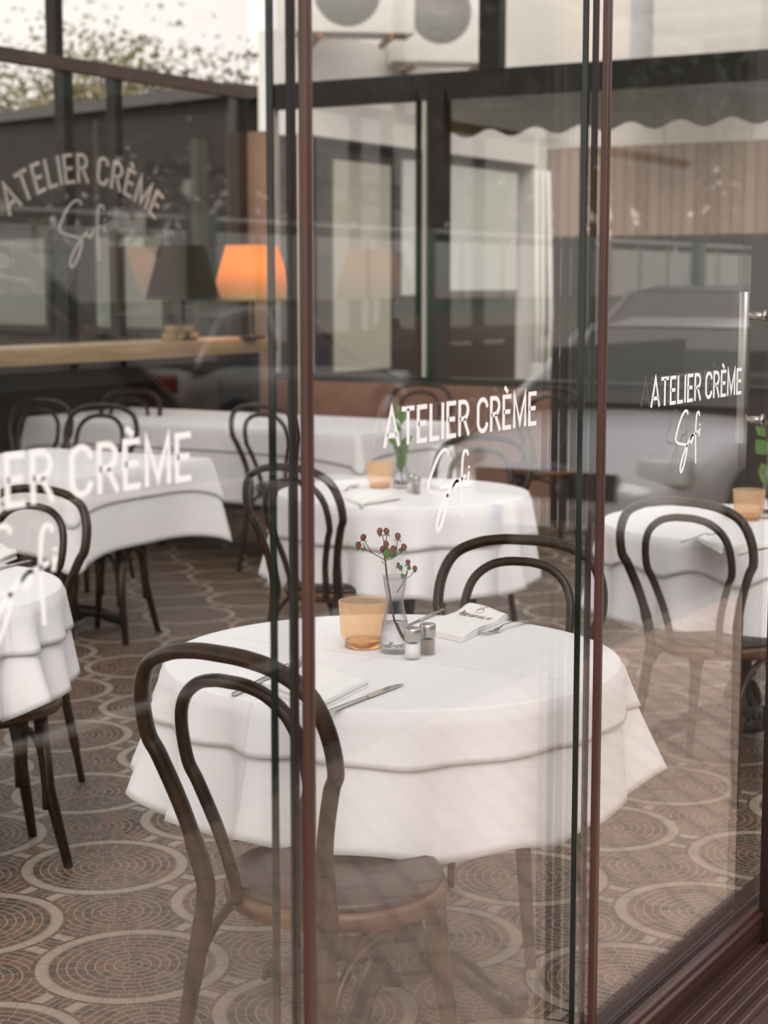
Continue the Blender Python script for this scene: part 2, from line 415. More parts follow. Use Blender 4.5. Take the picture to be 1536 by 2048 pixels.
def lettering(parent, fn, cap, x0, z0, wid, name1='brand_lettering', name2='signature_lettering', stroke=.128, mt=None, d=(0, -.0006), sofi_w=.10):
    sx = wid / text_width()
    mb = MB()
    for (x, wd, st) in letter_strokes():
        for poly in st: mb.ribbon([(x0 + (x + p[0]) * sx, z0 + p[1] * cap) for p in poly], stroke * cap, fn, *d)
    a = mb.build(name1, mt or M_WHITEVINYL, parent)
    mb = MB(); k = wid / .515
    for st in SOFI: mb.ribbon([(x0 + p[0] * .058 * k, z0 + p[1] * cap) for p in st], sofi_w * cap, fn, *d)
    b = mb.build(name2, mt or M_WHITEVINYL, parent)
    a['label'] = 'white ATELIER CRÈME lettering'; b['label'] = 'white handwritten Sofi lettering'
    return a, b

# ------------------------------------------------------------------ setting: ground, floor, front
MB().box((-6, .125, -.08), (10.62, 6.22, 0)).build('floor', M_FLOOR)['kind'] = 'structure'
MB().box((-14, -1.72, -.2), (40, -.17, -.02)).build('pavement', M_PAVER)['kind'] = 'structure'
MB().box((-14, -1.86, -.25), (40, -1.72, -.03)).build('kerb', mat('kerb_stone', (.20, .18, .16), .8))['kind'] = 'structure'
MB().box((-14, -40, -.25), (60, -1.86, -.10)).build('street', M_ASPHALT)['kind'] = 'structure'
MB().box((10.62, -.17, -.2), (40, 30, -.02)).box((-20, 6.3, -.2), (10.62, 40, -.02)).build('rear_yard', M_ASPHALT)['kind'] = 'structure'
# sliding front: three panels on neighbouring tracks, the sill with its ridges, the jamb
sill = MB().box((-6, -.17, -.05), (5.2, .16, .012))
for yy in (-.135, -.105, -.072, -.038, -.004, .026, .096): sill.bbox((-6, yy - .004, .010), (5.2, yy + .004, .034), .0025)
sill.build('trim_1', M_BROWN)['kind'] = 'structure'
jm = MB().bbox((3.872, -.060, .012), (4.02, -.001, 3.05), .004)
jm.build('trim_2', mat('dark_brown_jamb', (.020, .010, .008), .4))['kind'] = 'structure'
hd = MB().box((-6, -.05, 2.97), (4.0, .08, 3.05)); hd.build('trim_3', M_BROWN)['kind'] = 'structure'
def panel(n, x0, x1, y, edge_left, stile_x, rail_z=.104, ys=0.0):
    rt = empty('window_%d' % n, (0, 0, 0), kind='structure', label='sliding glass panel of the front with white shop lettering'); rt['label'] = ['', 'leftmost sliding glass panel with large blurred white lettering', 'middle sliding glass panel with white lettering above the table', 'right sliding glass panel with white lettering beside the steel handle'][n]
    MB().box((x0, y, rail_z - .01), (x1, y + .010, 2.98)).build('glass_pane', M_PANE, rt)
    if edge_left:
        MB().box((x0 - .002, y - .0003, rail_z), (x0 + .0012, y + .0103, 2.98)).build('glass_edge', M_EDGE, rt)
    if stile_x:
        st = MB().bbox((stile_x - .0165, ys - .014, .036), (stile_x, ys - .001, 2.98), .002)
        st.build('stile', M_BROWN, rt)
        MB().box((stile_x - .019, .0105, .05), (stile_x - .004, .0165, 2.98)).build('brush_seal', M_GASKET, rt)
    rl = MB().bbox((x0, y - .012, .036), (x1, y + .022, rail_z - .028), .003).bbox((x0, y - .016, rail_z - .028), (x1, y + .024, rail_z - .012), .004).bbox((x0, y - .006, rail_z - .012), (x1, y + .016, rail_z), .003)
    rl.build('bottom_rail', M_BROWN, rt)
    MB().box((x0, y - .012, 2.9), (x1, y + .022, 2.97)).build('top_rail', M_BROWN, rt)
    return rt
S1 = ony(628, 570, -.014).x; S2 = ony(1218, 570, -.014).x
E2 = ony(549, 570, .03).x; E3 = ony(1170, 570, 0).x
p1 = panel(1, -2.2, S1 - .004, 0.0, False, S1)
p2 = panel(2, E2, S2 - .004, .030, True, S2)
p3 = panel(3, E3, 3.872, 0.0, True, None)
for rt, y, (xl, yb), (xr, yr), ytop in ((p2, .030, (769, 894), (1072, 851), (1073, 783)), (p3, 0, (1302, 816), (1482, 787), (1483, 736))):
    a = ony(xl, yb, y); b = ony(xr, yr, y); c = ony(*ytop, y)
    lettering(rt, lambda u, v, d_, y=y: (u, y + d_, v), c.z - (a.z + b.z) / 2, a.x, (a.z + b.z) / 2, b.x - a.x)
b = ony(382, 960, 0); c = ony(382, 864, 0)
lettering(p1, lambda u, v, d_: (u, d_, v), c.z - b.z, b.x - .515, b.z, .515)
# steel pull bar on the inside of the last panel
hb = MB(); hy = .060
ax = ony(1491, 583, hy); zb = ony(1487, 886, hy).z; zt_ = ax.z; hx = ax.x
hb.tube([(hx, hy, zb), (hx, hy, zb + .002), (hx, hy, zt_ - .002), (hx, hy, zt_)], [.0125, .0135, .0135, .0125], 24)
hdl = hb.build('pull_handle', M_BRUSHED, p3); hdl['label'] = 'brushed steel pull handle'
for zz in (zb + .055, zt_ - .055):
    MB().tube([(hx, hy - .005, zz), (hx, hy - .051, zz)], .009, 18).tube([(hx, hy - .044, zz), (hx, hy - .052, zz)], .014, 18).build('handle_standoff', M_BRUSHED, hdl)

# ------------------------------------------------------------------ rear and end walls of the glass room
TX, SY = 10.5, 6.1
w4 = empty('window_4', (0, 0, 0), kind='structure', label='far end window wall with black frames')
fr = MB().box((TX, 0, 2.80), (TX + .1, 5.95, 2.975)).box((TX, 0, .88), (TX + .12, 5.95, .93))
fr.build('window_frame', M_BLACKAL, w4)
MB().box((TX - .02, 4.525, .93), (TX + .08, 4.645, 2.86)).build('mullion', M_BLACKAL, w4)
MB().box((TX - .02, 4.115, 2.96), (TX + .08, 4.265, 4.2)).build('mullion', M_BLACKAL, w4)
for (y0, y1) in ((3.50, 3.53), (4.74, 4.755)): MB().box((TX, y0, .93), (TX + .06, y1, 2.86)).build('mullion', M_BLACKAL, w4)
MB().box((TX + .01, 4.68, .93), (TX + .05, 4.705, 2.86)).build('mullion', M_WHITEPAINT, w4)
MB().box((TX, 5.93, .0), (TX + .08, 5.955, 2.9)).build('mullion', M_WHITEPAINT, w4)
MB().box((TX - .05, 5.645, .0), (TX + .08, 5.70, 2.62)).build('mullion', M_WHITEPAINT, w4)
MB().box((TX + .03, 0, .93), (TX + .04, 5.95, 4.2)).build('glass_pane', M_PANE2, w4)
def plaster(t, b):
    n = t.noise(t.pos(), 6, 4); t.put(b.inputs['Base Color'], t.ramp(n, [(.3, (.25, .13, .09)), (.7, (.31, .17, .12))]))
M_PEACH = mat('peach_plaster', rough=.8, build=plaster)
MB().box((TX, 3.72, 0), (TX + .12, 5.95, .88)).build('wall_end', M_PEACH)['kind'] = 'structure'
MB().box((TX, 0, 0), (TX + .12, 3.72, .88)).build('trim_5', mat('dark_panel', (.03, .022, .016), .6))['kind'] = 'structure'
MB().box((TX - .02, 5.96, 0), (TX + .12, 6.22, 2.65)).build('trim_4', mat('pale_peach_plaster', (.46, .33, .26), .8))['kind'] = 'structure'
w5 = empty('window_5', (0, 0, 0), kind='structure', label='rear window wall of the dining room with brown frames and arched lettering')
M_GREYBROWN = mat('grey_brown_frame', (.14, .10, .085), .5)
MB().box((2, SY, 2.88), (TX, SY + .08, 2.96)).build('window_frame', M_GREYBROWN, w5)
MB().box((2, SY, .88), (TX, SY + .08, .95)).build('window_frame', M_BLACKAL, w5)
for x, wx in ((6.9, .1), (8.52, .09), (9.02, .07), (10.38, .12)): MB().box((x, SY + .042, .9), (x + wx, SY + .12, 2.90)).build('mullion', M_BLACKAL, w5)
MB().box((8.41, SY, 2.96), (8.48, SY + .08, 4.2)).build('mullion', M_BLACKAL, w5)
MB().box((2, SY + .03, .93), (TX, SY + .04, 4.2)).build('glass_pane', M_PANE2, w5)
MB().box((2, SY, 0), (TX, SY + .12, .88)).build('wall_rear', mat('dark_panel', (.03, .022, .016), .6))['kind'] = 'structure'
# arched lettering on the rear glass
M_GREYVINYL = mat('pale_vinyl', (.72, .68, .64), .5, build=lambda t, b: None)
def arch_text():
    yb = SY + .025
    pl = ony(20, 432, yb); pm = ony(160, 366, yb); pr = ony(310, 440, yb)
    # circle through the three baseline points, in the plane of the glass
    ax_, az, bx_, bz, cx_, cz = pl.x, pl.z, pm.x, pm.z, pr.x, pr.z
    dd = 2 * (ax_ * (bz - cz) + bx_ * (cz - az) + cx_ * (az - bz))
    ux = ((ax_ ** 2 + az ** 2) * (bz - cz) + (bx_ ** 2 + bz ** 2) * (cz - az) + (cx_ ** 2 + cz ** 2) * (az - bz)) / dd
    uz = ((ax_ ** 2 + az ** 2) * (cx_ - bx_) + (bx_ ** 2 + bz ** 2) * (ax_ - cx_) + (cx_ ** 2 + cz ** 2) * (bx_ - ax_)) / dd
    rr = math.hypot(ax_ - ux, az - uz); aL = math.atan2(az - uz, ax_ - ux); aR = math.atan2(cz - uz, cx_ - ux)
    cap = ony(160, 307, yb).z - pm.z; W = text_width(); mb = MB()
    for (x, wd, st) in letter_strokes():
        am = aL + (aR - aL) * (x + wd / 2) / W; c_, s_ = math.cos(am), math.sin(am)
        k = rr * abs(aR - aL) / W
        for poly in st:
            pts = []
            for (u, v) in poly:
                du = (u - wd / 2) * k; r2 = rr + v * cap
                pts.append((ux + c_ * r2 + s_ * du, uz + s_ * r2 - c_ * du))
            mb.ribbon(pts, .115 * cap, lambda u, v, d_: (u, yb + d_, v), 0, -.004)
    mb.build('arched_lettering', M_GREYVINYL, w5)['label'] = 'pale arched ATELIER CRÈME lettering'
    mb = MB()
    k0 = ony(118, 430, yb); k1 = ony(212, 530, yb)
    xs = [p[0] for s_ in SOFI for p in s_]; zs = [p[1] for s_ in SOFI for p in s_]
    fx = lambda p: (k0.x + (p[0] - min(xs)) / (max(xs) - min(xs)) * (k1.x - k0.x), ony(150, 534, yb).z + (p[1] - min(zs)) / (max(zs) - min(zs)) * (ony(150, 400, yb).z - ony(150, 534, yb).z))
    for st in SOFI: mb.ribbon([fx(p) for p in st], .013, lambda u, v, d_: (u, yb + d_, v), 0, -.004)
    mb.build('signature_lettering', M_GREYVINYL, w5)['label'] = 'pale handwritten Sofi lettering'
arch_text()
# glass roof on slender rafters
rf = empty('ceiling', (0, 0, 0), kind='structure', label='glass roof on slim brown rafters')
for i in range(9): MB().box((-2 + i * 1.55, -.1, 4.25), (-1.93 + i * 1.55, 6.3, 4.33)).build('rafter', M_BROWN, rf)
MB().box((-6, -.1, 4.33), (10.6, 1.3, 4.34)).build('roof_pane', M_PANE2, rf)
MB().box((-6, 1.3, 4.33), (10.6, 6.3, 4.34)).build('roof_pane', M_PANE3, rf)  # unseen rear pane, tinted grey to dim the back of the room

# ------------------------------------------------------------------ bentwood chair
def lean(z): return -.19 - (z - .46) * .25 if z > .46 else -.19 - (.46 - z) * .17
def hoop(pw, w, zt, zc, zbot, xo=0, foot=None):
    """half outline from the bottom to the middle of the top, in (y, z)"""
    ctl = [(pw, zbot), (pw + (w - pw) * .25, zbot + (zt - zbot) * .28), (pw + (w - pw) * .74, zbot + (zt - zbot) * .52), (w, zc - .045), (w * .985, zc + .025), (w * .85, zt - .045), (w * .58, zt - .014), (w * .28, zt - .002), (0, zt)]
    return ctl
def make_chair():
    rt = empty('bentwood_chair', cat='chair', label='x')
    def path(pw, w, zt, zc, zbot, foot=False, xo=0.0):
        h = hoop(pw, w, zt, zc, zbot)
        half = ([(.178, .0), (.165, .16), (.150, .34)] if foot else []) + h
        full = [(-y, z) for y, z in half] + [(y, z) for y, z in half[-2::-1]]
        sp = catmull([(y, z) for y, z in full], 5)
        return [(lean(p[1]) + xo, p[0], p[1]) for p in sp]
    pts = path(.142, .213, .92, .79, .47, True)
    rad = [(.0195 if .3 < p[2] < .56 else .0165) - (.004 if p[2] < .1 else 0) for p in pts]
    MB().tube(pts, rad, 14, [r_ * .82 for r_ in rad]).build('back_frame', M_WOOD, rt)
    pts = path(.075, .138, .868, .75, .44, False, .012)
    MB().tube(pts, .0125, 12, .0115).build('inner_hoop', M_WOOD, rt)
    # seat ring and padded leather top
    def egg(r, z, n=48):
        o = []
        for k in range(n):
            a = 2 * PI * k / n; rr = r * (1 + .03 * math.cos(a) - .05 * (math.cos(a) < 0) * abs(math.cos(a)) ** 2)
            o.append((rr * math.cos(a), rr * math.sin(a), z))
        return o
    def loft(prof):
        m = MB(); n = 48; vs = [v for (r, z) in prof for v in egg(r, z)]; fs = []
        for i in range(len(prof) - 1):
            for k in range(n): fs.append((i * n + k, i * n + (k + 1) % n, (i + 1) * n + (k + 1) % n, (i + 1) * n + k))
        fs.append(tuple(range(n))[::-1]); fs.append(tuple((len(prof) - 1) * n + k for k in range(n)))
        return m.add(vs, fs, True)
    loft([(.188, .418), (.203, .421), (.209, .430), (.210, .445), (.206, .455), (.198, .458)]).build('seat_rim', M_WOODRIM, rt)
    loft([(.200, .456), (.203, .462), (.199, .471), (.18, .478), (.13, .482), (.06, .483), (.01, .483)]).build('seat', M_LEATHER, rt)
    for sy in (1, -1):
        MB().tube([(.150, sy * .125, .425), (.158, sy * .135, .30), (.170, sy * .150, .14), (.192, sy * .168, 0)], [.0205, .0185, .016, .0125], 14).build('leg', M_WOOD, rt)
        # side brace: upside-down U between the legs
        pb = catmull([(-.226, sy * .166, .20), (-.205, sy * .160, .30), (-.155, sy * .160, .372), (-.07, sy * .166, .405), (.02, sy * .166, .408), (.10, sy * .156, .392), (.138, sy * .142, .34), (.150, sy * .136, .24), (.158, sy * .142, .19)], 4)
        MB().tube([tuple(p) for p in pb], .0095, 10).build('brace', M_WOOD, rt)
    pb = catmull([(.156, .150, .19), (.150, .134, .24), (.156, .118, .33), (.168, .085, .385), (.176, .0, .405), (.168, -.085, .385), (.156, -.118, .33), (.150, -.134, .24), (.156, -.150, .19)], 4)
    MB().tube([tuple(p) for p in pb], .0095, 10).build('brace', M_WOOD, rt)
    return rt
ch = make_chair()
G = 'bentwood cafe chairs'
chairs = [
 (2.642, .405, -5.5, 'nearest dark bentwood chair, its back toward the camera in front of the left steel post'),
 (3.645, .607, 190.5, 'dark bentwood chair behind the near round table, facing the camera, beside the printed napkin'),
 (5.20, .60, -2, 'dark bentwood chair at the right table behind the glass, in front of its pleated cloth'),
 (5.41, 2.15, -4, 'dark bentwood chair at the left front of the middle round table'),
 (6.25, 2.11, 186, 'dark bentwood chair behind the middle round table, to the right of the amber glass'),
 (3.85, 2.46, 184, 'dark bentwood chair behind the left front round table, under the large blurred lettering'),
 (8.00, 4.10, 1, 'dark bentwood chair in front of the long white table, its back to the camera'),
 (6.95, 4.75, 190, 'dark bentwood chair behind the square table, above the letters of the leftmost panel'),
 (7.10, 5.35, 183, 'dark bentwood chair near the rear left, beyond the far corner of the square table'),
 (8.14, 5.545, 185, 'dark bentwood chair by the left end of the long table, below the console'),
 (9.62, 4.33, 187, 'dark bentwood chair behind the long table, in front of the peach wall'),
 (9.60, 3.35, 195, 'dark bentwood chair at the far end wall, right of the long table'),
]
for (x, y, h, lb) in chairs:
    o = place(ch, USED, (x, y, 0), R(h), lb, G)
ch.scale = (1, 1, 1.026)
def stool(x, y, rz, lab, top, rim):
    st = empty('stool', (x, y, 0), rz, lab, 'stool')
    MB().lathe([(.15, .418), (.186, .423), (.192, .435), (.191, .448), (.18, .456), (.01, .456)], 40).build('seat_rim', rim, st)
    MB().lathe([(.184, .454), (.186, .461), (.178, .470), (.12, .478), (.01, .480)], 40).build('seat', top, st)
    for a in (45, 135, 225, 315):
        c_, s_ = math.cos(R(a)), math.sin(R(a))
        MB().tube([(c_ * .145, s_ * .145, .43), (c_ * .165, s_ * .165, .22), (c_ * .22, s_ * .22, 0)], [.020, .018, .013], 12).build('leg', M_WOOD, st)
    for a in (45, 135, 225, 315):
        b2_ = a + 90; A_ = Vector((math.cos(R(a)), math.sin(R(a)), 0)); B_ = Vector((math.cos(R(b2_)), math.sin(R(b2_)), 0))
        q = [(A_ * .172).lerp(B_ * .172, u) + Vector((0, 0, z)) for u, z in ((.06, .16), (.07, .26), (.14, .35), (.3, .395), (.5, .405), (.7, .395), (.86, .35), (.93, .26), (.94, .16))]
        MB().tube([tuple(p) for p in catmull(q, 3)], .0095, 8).build('brace', M_WOOD, st)
stool(5.98, 3.72, .2, 'dark wooden stool pushed under the square table, seen below the cloth hem', M_WOOD, M_WOOD)
stool(3.42, 2.0, R(-30), 'stool with padded leather seat under the left front table', M_LEATHER, M_WOODRIM)

# ------------------------------------------------------------------ tables
TH = .765
def pedestal(parent):
    prof = [(.020, .055), (.085, .06), (.098, .085), (.088, .11), (.070, .125), (.055, .17), (.036, .21), (.030, .235), (.046, .25), (.046, .262), (.028, .275), (.034, .33), (.042, .39), (.036, .43), (.030, .70), (.06, .735), (.06, .742)]
    MB().lathe(prof, 28).build('column', M_IRON, parent)
    rg = MB()
    for k in range(22):
        a = 2 * PI * k / 22; rg.ball((.088 * math.cos(a), .088 * math.sin(a), .115), .011, 1.3, 8, 6)
    for k in range(8):
        a = 2 * PI * k / 8; rg.tube([(.06 * math.cos(a), .06 * math.sin(a), .15), (.052 * math.cos(a), .052 * math.sin(a), .19), (.036 * math.cos(a), .036 * math.sin(a), .225)], [.010, .012, .006], 8)
    rg.build('column_ornament', M_IRON, parent)
    for k in range(4):
        a = R(12 + 90 * k); c_, s_ = math.cos(a), math.sin(a); m = MB()
        q = [(.05, .085), (.11, .105), (.17, .085), (.215, .055), (.245, .040), (.275, .036)]
        m.tube([(c_ * r_, s_ * r_, z) for r_, z in q], [.030, .030, .024, .024, .030, .020], 12, [.030, .030, .024, .026, .034, .024])
        m.ball((c_ * .262, s_ * .262, .034), .034, .95, 14, 10)
        for e in (-1, 0, 1):
            m.tube([(c_ * .265 - s_ * e * .016, s_ * .265 + c_ * e * .016, .056), (c_ * .292 - s_ * e * .02, s_ * .292 + c_ * e * .02, .036), (c_ * .298 - s_ * e * .02, s_ * .298 + c_ * e * .02, .010)], [.010, .011, .006], 8)
        for e in (-1, 1): m.tube([(c_ * .10 - s_ * e * .022, s_ * .10 + c_ * e * .022, .115), (c_ * .16 - s_ * e * .018, s_ * .16 + c_ * e * .018, .100), (c_ * .21 - s_ * e * .012, s_ * .21 + c_ * e * .012, .062)], .007, 6)
        m.build('foot', M_IRON, parent)
def drape(bound, top_in, L, fold, z, seed, name, parent=None, rings=16, eps=.0):
    """cloth over a table: bound = list of (x, y, nx, ny, frac) round the rim, L(frac) drop, fold(frac, d) outward offset"""
    n = len(bound); vs = [(0, 0, z)]; fs = []
    inner = [.15, .35, .55, .75, .9, .97]
    for s_ in inner:
        for (x, y, nx, ny, f) in bound: vs.append((x * s_, y * s_, z))
    rr = .007
    for a in (0, 30, 60, 90):
        for (x, y, nx, ny, f) in bound:
            o = rr * math.sin(R(a)) - rr * .3; vs.append((x + nx * o, y + ny * o, z - rr * (1 - math.cos(R(a)))))
    for i in range(1, rings + 1):
        d = i / rings
        for (x, y, nx, ny, f) in bound:
            ln = L(f); o = rr * .7 + fold(f, d, ln)
            vs.append((x + nx * o, y + ny * o, z - rr - (ln - rr) * d))
    nr = len(inner) + 4 + rings
    for k in range(n): fs.append((0, 1 + k, 1 + (k + 1) % n))
    for i in range(nr - 1):
        for k in range(n): fs.append((1 + i * n + k, 1 + (i + 1) * n + k, 1 + (i + 1) * n + (k + 1) % n, 1 + i * n + (k + 1) % n))
    m = MB(); m.add(vs, fs, True); o = m.build(name, M_CLOTH, parent)
    sm = o.modifiers.new('thickness', 'SOLIDIFY'); sm.thickness = .0012; sm.offset = 1
    return o
def round_bound(r, n=220):
    return [(r * math.cos(2 * PI * k / n), r * math.sin(2 * PI * k / n), math.cos(2 * PI * k / n), math.sin(2 * PI * k / n), k / n) for k in range(n)]
def folds(seed, amp, flare, nf=9):
    """outward offset of a hanging hem: rounded flutes of uneven width and depth"""
    rnd = random.Random(seed)
    cs = []; a = rnd.uniform(0, .05)
    while a < .985:
        wd = rnd.uniform(.55, 1.35) / nf; cs.append((a, wd, rnd.uniform(.45, 1.0))); a += wd
    k_ = 1.0 / a if a > 1 else 1.0
    last = cs[-1][0] + cs[-1][1]
    def f(fr_, d, ln):
        v = (fr_ - cs[0][0]) % 1.0 * (last - cs[0][0]) + cs[0][0]
        o = 0
        for (a, wd, h) in cs:
            if a <= v < a + wd: u = (v - a) / wd; o = h * math.sin(PI * u) ** 1.2
        return d ** 1.1 * (flare + amp * (o * 2 - .8)) * (ln / .28)
    return f
def round_table(x, y, seed, lab, drops=(.275, .105), r=.472, rot=0, flareadj=None, scal=0):
    t = empty('round_table', (x, y, 0), 0, 'round pedestal table, %s' % lab, 'table', 'round pedestal tables under white cloths')
    MB().lathe([(.2, TH - .030), (r - .012, TH - .028), (r - .008, TH - .014), (r - .008, TH - .004), (r - .012, TH - .002), (.01, TH - .002)], 64).build('tabletop', M_WOOD, t)
    pedestal(t)
    rnd = random.Random(seed)
    ph = rnd.uniform(0, 6)
    f1 = folds(seed, .058, .036, 14)
    if flareadj: g1 = lambda f, d, ln: flareadj(f, d, f1(f, d, ln))
    else: g1 = f1
    u = drape(round_bound(r, 360), 0, lambda f: drops[0] + .008 * math.sin(2 * PI * f * 3 + ph) - .42 * (f1(f, 1, .28) - .036), g1, TH + .0005, seed, 'tablecloth')
    u.location = (x, y, 0); tag(u, 'long white under tablecloth on %s' % lab, 'tablecloth', 'long white under tablecloths')
    f2 = folds(seed + 5, .010, .012, 7)
    def g2(f, d, ln):
        base = g1(f, min(1, d * ln / drops[0]), drops[0])
        return max(base, 0) * 1.0 + .006 + max(0, f2(f, d, ln)) * .5
    sq = lambda f: drops[1] + (.012 * max(0, math.cos(2 * PI * (f - rot) * 4)) ** 6) + scal * abs(math.sin(2 * PI * f * 6)) ** 2
    v = drape(round_bound(r + .001, 360), 0, sq, g2, TH + .0030, seed, 'tablecloth', rings=8)
    v.location = (x, y, 0); tag(v, 'short white top tablecloth on %s' % lab, 'tablecloth', 'short white top tablecloths')
    return t
def adj_near(f, d, o):
    # the side that faces the glass hangs straighter
    a = 2 * PI * f; k = max(0, math.cos(a - 1.5 * PI)) ** 2
    a2 = (a + R(52) + PI) % (2 * PI) - PI
    return o * (1 - .55 * k) + .085 * d ** 1.1 * math.exp(-(a2 / R(11)) ** 2)
round_table(3.175, .592, 3, 'the nearest table with salt, pepper and red berries', (.278, .100), .482, .10, adj_near)
round_table(5.80, 2.10, 8, 'the middle table with the small amber glass', (.33, .15), .48, .32)
round_table(5.64, .665, 12, 'the right table behind the glass lettering', (.30, .10), .48, .05, adj_near, .03)
round_table(3.20, 2.19, 21, 'the left front table cut by the frame edge', (.262, .12), .48, .2)

def rect_table(name, x0, x1, y0, y1, lab, d1, d2, legs=True, seed=1, h=TH):
    cx_, cyy_ = (x0 + x1) / 2, (y0 + y1) / 2; hx_, hy_ = (x1 - x0) / 2, (y1 - y0) / 2
    t = empty(name, (cx_, cyy_, 0), 0, lab[0], 'table')
    MB().bbox((-hx_ + .01, -hy_ + .01, h - .03), (hx_ - .01, hy_ - .01, h - .003), .004).build('tabletop', M_WOOD, t)
    for yy in ([-hy_ * .5, hy_ * .5] if hy_ > .7 else [0]):
        m = MB().lathe([(.03, .03), (.10, .05), (.055, .12), (.034, .25), (.034, .72), (.06, h - .03)], 20, (0, yy, 0)); m.build('column', M_IRON, t)
        for k in range(4):
            a = R(45 + 90 * k); MB().tube([(0, yy, .09), (math.cos(a) * .15, yy + math.sin(a) * .15, .075), (math.cos(a) * .27, yy + math.sin(a) * .27, .03)], [.03, .027, .03], 10).build('foot', M_IRON, t)
    b = []; rad = .02; n4 = 60
    corners = [(hx_ - rad, hy_ - rad, 0), (-hx_ + rad, hy_ - rad, 90), (-hx_ + rad, -hy_ + rad, 180), (hx_ - rad, -hy_ + rad, 270)]
    seq = []
    for i, (x, y, a0) in enumerate(corners):
        for k in range(13): a = R(a0 + 90 * k / 12); seq.append((x + rad * math.cos(a), y + rad * math.sin(a), math.cos(a), math.sin(a), abs(k - 6) / 6, i))
        x2, y2, _ = corners[(i + 1) % 4]; a = R(a0 + 90); xs, ys = x + rad * math.cos(a), y + rad * math.sin(a); xe, ye = x2 + rad * math.cos(a), y2 + rad * math.sin(a)
        for k in range(1, 40): seq.append((xs + (xe - xs) * k / 40, ys + (ye - ys) * k / 40, math.cos(a), math.sin(a), 1 + min(k, 40 - k) / 40 * 6, i))
    bd = [(p[0], p[1], p[2], p[3], j) for j, p in enumerate(seq)]
    cr = [math.exp(-(p[4] / 1.3) ** 2) if p[4] < 6 else 0 for p in seq]
    rnd = random.Random(seed); ph = [rnd.uniform(0, 6) for _ in range(3)]
    def fold(j, d, ln, k=1.0):
        c_ = cr[j]; s_ = math.sin(j * .37 + ph[0]) * .5 + math.sin(j * .21 + ph[1])
        return d * (.012 + .085 * c_ * k + .008 * s_)
    u = drape(bd, 0, lambda j: d1 * (1 + .18 * cr[j]), fold, h + .0005, seed, 'tablecloth'); u.location = (cx_, cyy_, 0); tag(u, lab[1], 'tablecloth', 'long white under tablecloths')
    v = drape(bd, 0, lambda j: d2 * (1 + .55 * cr[j]), lambda j, d, ln: fold(j, d * ln / d1, ln) + .006, h + .003, seed, 'tablecloth', rings=8); v.location = (cx_, cyy_, 0); tag(v, lab[2], 'tablecloth', 'short white top tablecloths')
rect_table('square_table', 5.5, 6.48, 3.52, 4.5, ('square table under a white cloth with pointed corners, behind the left front chair', 'long white under tablecloth with pointed corners on the square table', 'short white top tablecloth with pointed corners on the square table'), .33, .13, seed=4)
rect_table('long_table', 7.95, 8.95, 3.64, 6.0, ('long rectangular table under white cloths in front of the end wall', 'long white under tablecloth on the long table at the back', 'short white top tablecloth on the long table at the back'), .42, .14, seed=9)

# ------------------------------------------------------------------ things on the tables
TZ = TH + .0045
def make_tumbler():
    rt = empty('amber_tumbler', cat='glass', label='x')
    out = [(.036, .006), (.0395, .0085), (.0400, .016), (.0460, .022), (.0485, .030), (.0535, .104)]
    inn = [(.0520, .105), (.0505, .103), (.0455, .034), (.043, .026), (.030, .0205), (.001, .020)]
    n = 144; m = MB(); vs = []; fs = []
    pr = [(r_, z, (.022 if .03 <= z <= .1045 and i > 3 else 0)) for i, (r_, z) in enumerate(out[:5])] + [(.0535 * (.9 + .1 * k / 6) , .030 + .074 * k / 6, .02) for k in range(1, 7)] + [(r_, z, 0) for r_, z in inn]
    for (r_, z, rb) in pr:
        for k in range(n):
            a = 2 * PI * k / n; q = r_ * (1 + rb * (.5 if k % 2 else -.5)); vs.append((q * math.cos(a), q * math.sin(a), z))
    for i in range(len(pr) - 1):
        for k in range(n): fs.append((i * n + k, i * n + (k + 1) % n, (i + 1) * n + (k + 1) % n, (i + 1) * n + k))
    m.add(vs, fs, False).build('ribbed_wall', M_AMBER, rt)
    MB().lathe([(.001, .0), (.037, .0), (.0395, .003), (.0400, .016), (.038, .0195), (.001, .0195)], 48).build('base', M_AMBERBASE, rt)
    return rt
tum = make_tumbler()
def P(px, py, z=None): q = onz(px, py, TZ if z is None else z); return (q.x, q.y, TZ if z is None else z)
GA = 'amber ribbed glasses'
place(tum, USED, (*P(726, 1294)[:2], TZ), 0, 'ribbed amber glass on the nearest table, left of the vase', GA)
place(tum, USED, (*P(760, 976)[:2], TZ), .3, 'ribbed amber glass on the middle round table', GA)
place(tum, USED, (*P(1497, 1040)[:2], TZ), .5, 'ribbed amber glass on the right table by the green leaves', GA)
def make_vase(leafy):
    rt = empty('bud_vase', cat='vase', label='x')
    o_ = [(.029, .0), (.0325, .004), (.0335, .012), (.0315, .040), (.028, .068), (.0215, .092), (.0185, .108), (.0195, .125), (.0235, .145), (.0265, .168)]
    i_ = [(.0250, .168), (.0218, .145), (.0178, .125), (.0168, .108), (.0197, .092), (.0262, .068), (.0297, .040), (.031, .016), (.028, .012), (.001, .012)]
    MB().lathe([(.001, 0)] + o_ + i_, 48, close=False).build('glass_body', M_GLASS, rt)
    w_ = [(.001, .0122), (.0278, .0122), (.0308, .0165), (.0295, .040), (.0262, .066), (.001, .066)]
    MB().lathe(w_, 48, close=False).build('water', M_WATER, rt)
    return rt
vz = make_vase(False)
hdg = THETA - PI / 2
place(vz, USED, (*P(790, 1304)[:2], TZ), hdg, 'hourglass bud vase half full of water with a berry sprig, on the nearest table', 'clear bud vases')
vzp = P(790, 1304)
place(vz, USED, (*P(802, 976)[:2], TZ), hdg, 'clear bud vase with green leaves on the middle round table', 'clear bud vases')
v2 = P(802, 976)
place(vz, USED, (*P(1536, 1036)[:2], TZ), hdg, 'clear bud vase at the right frame edge with round green leaves', 'clear bud vases')
v3 = P(1536, 1036)
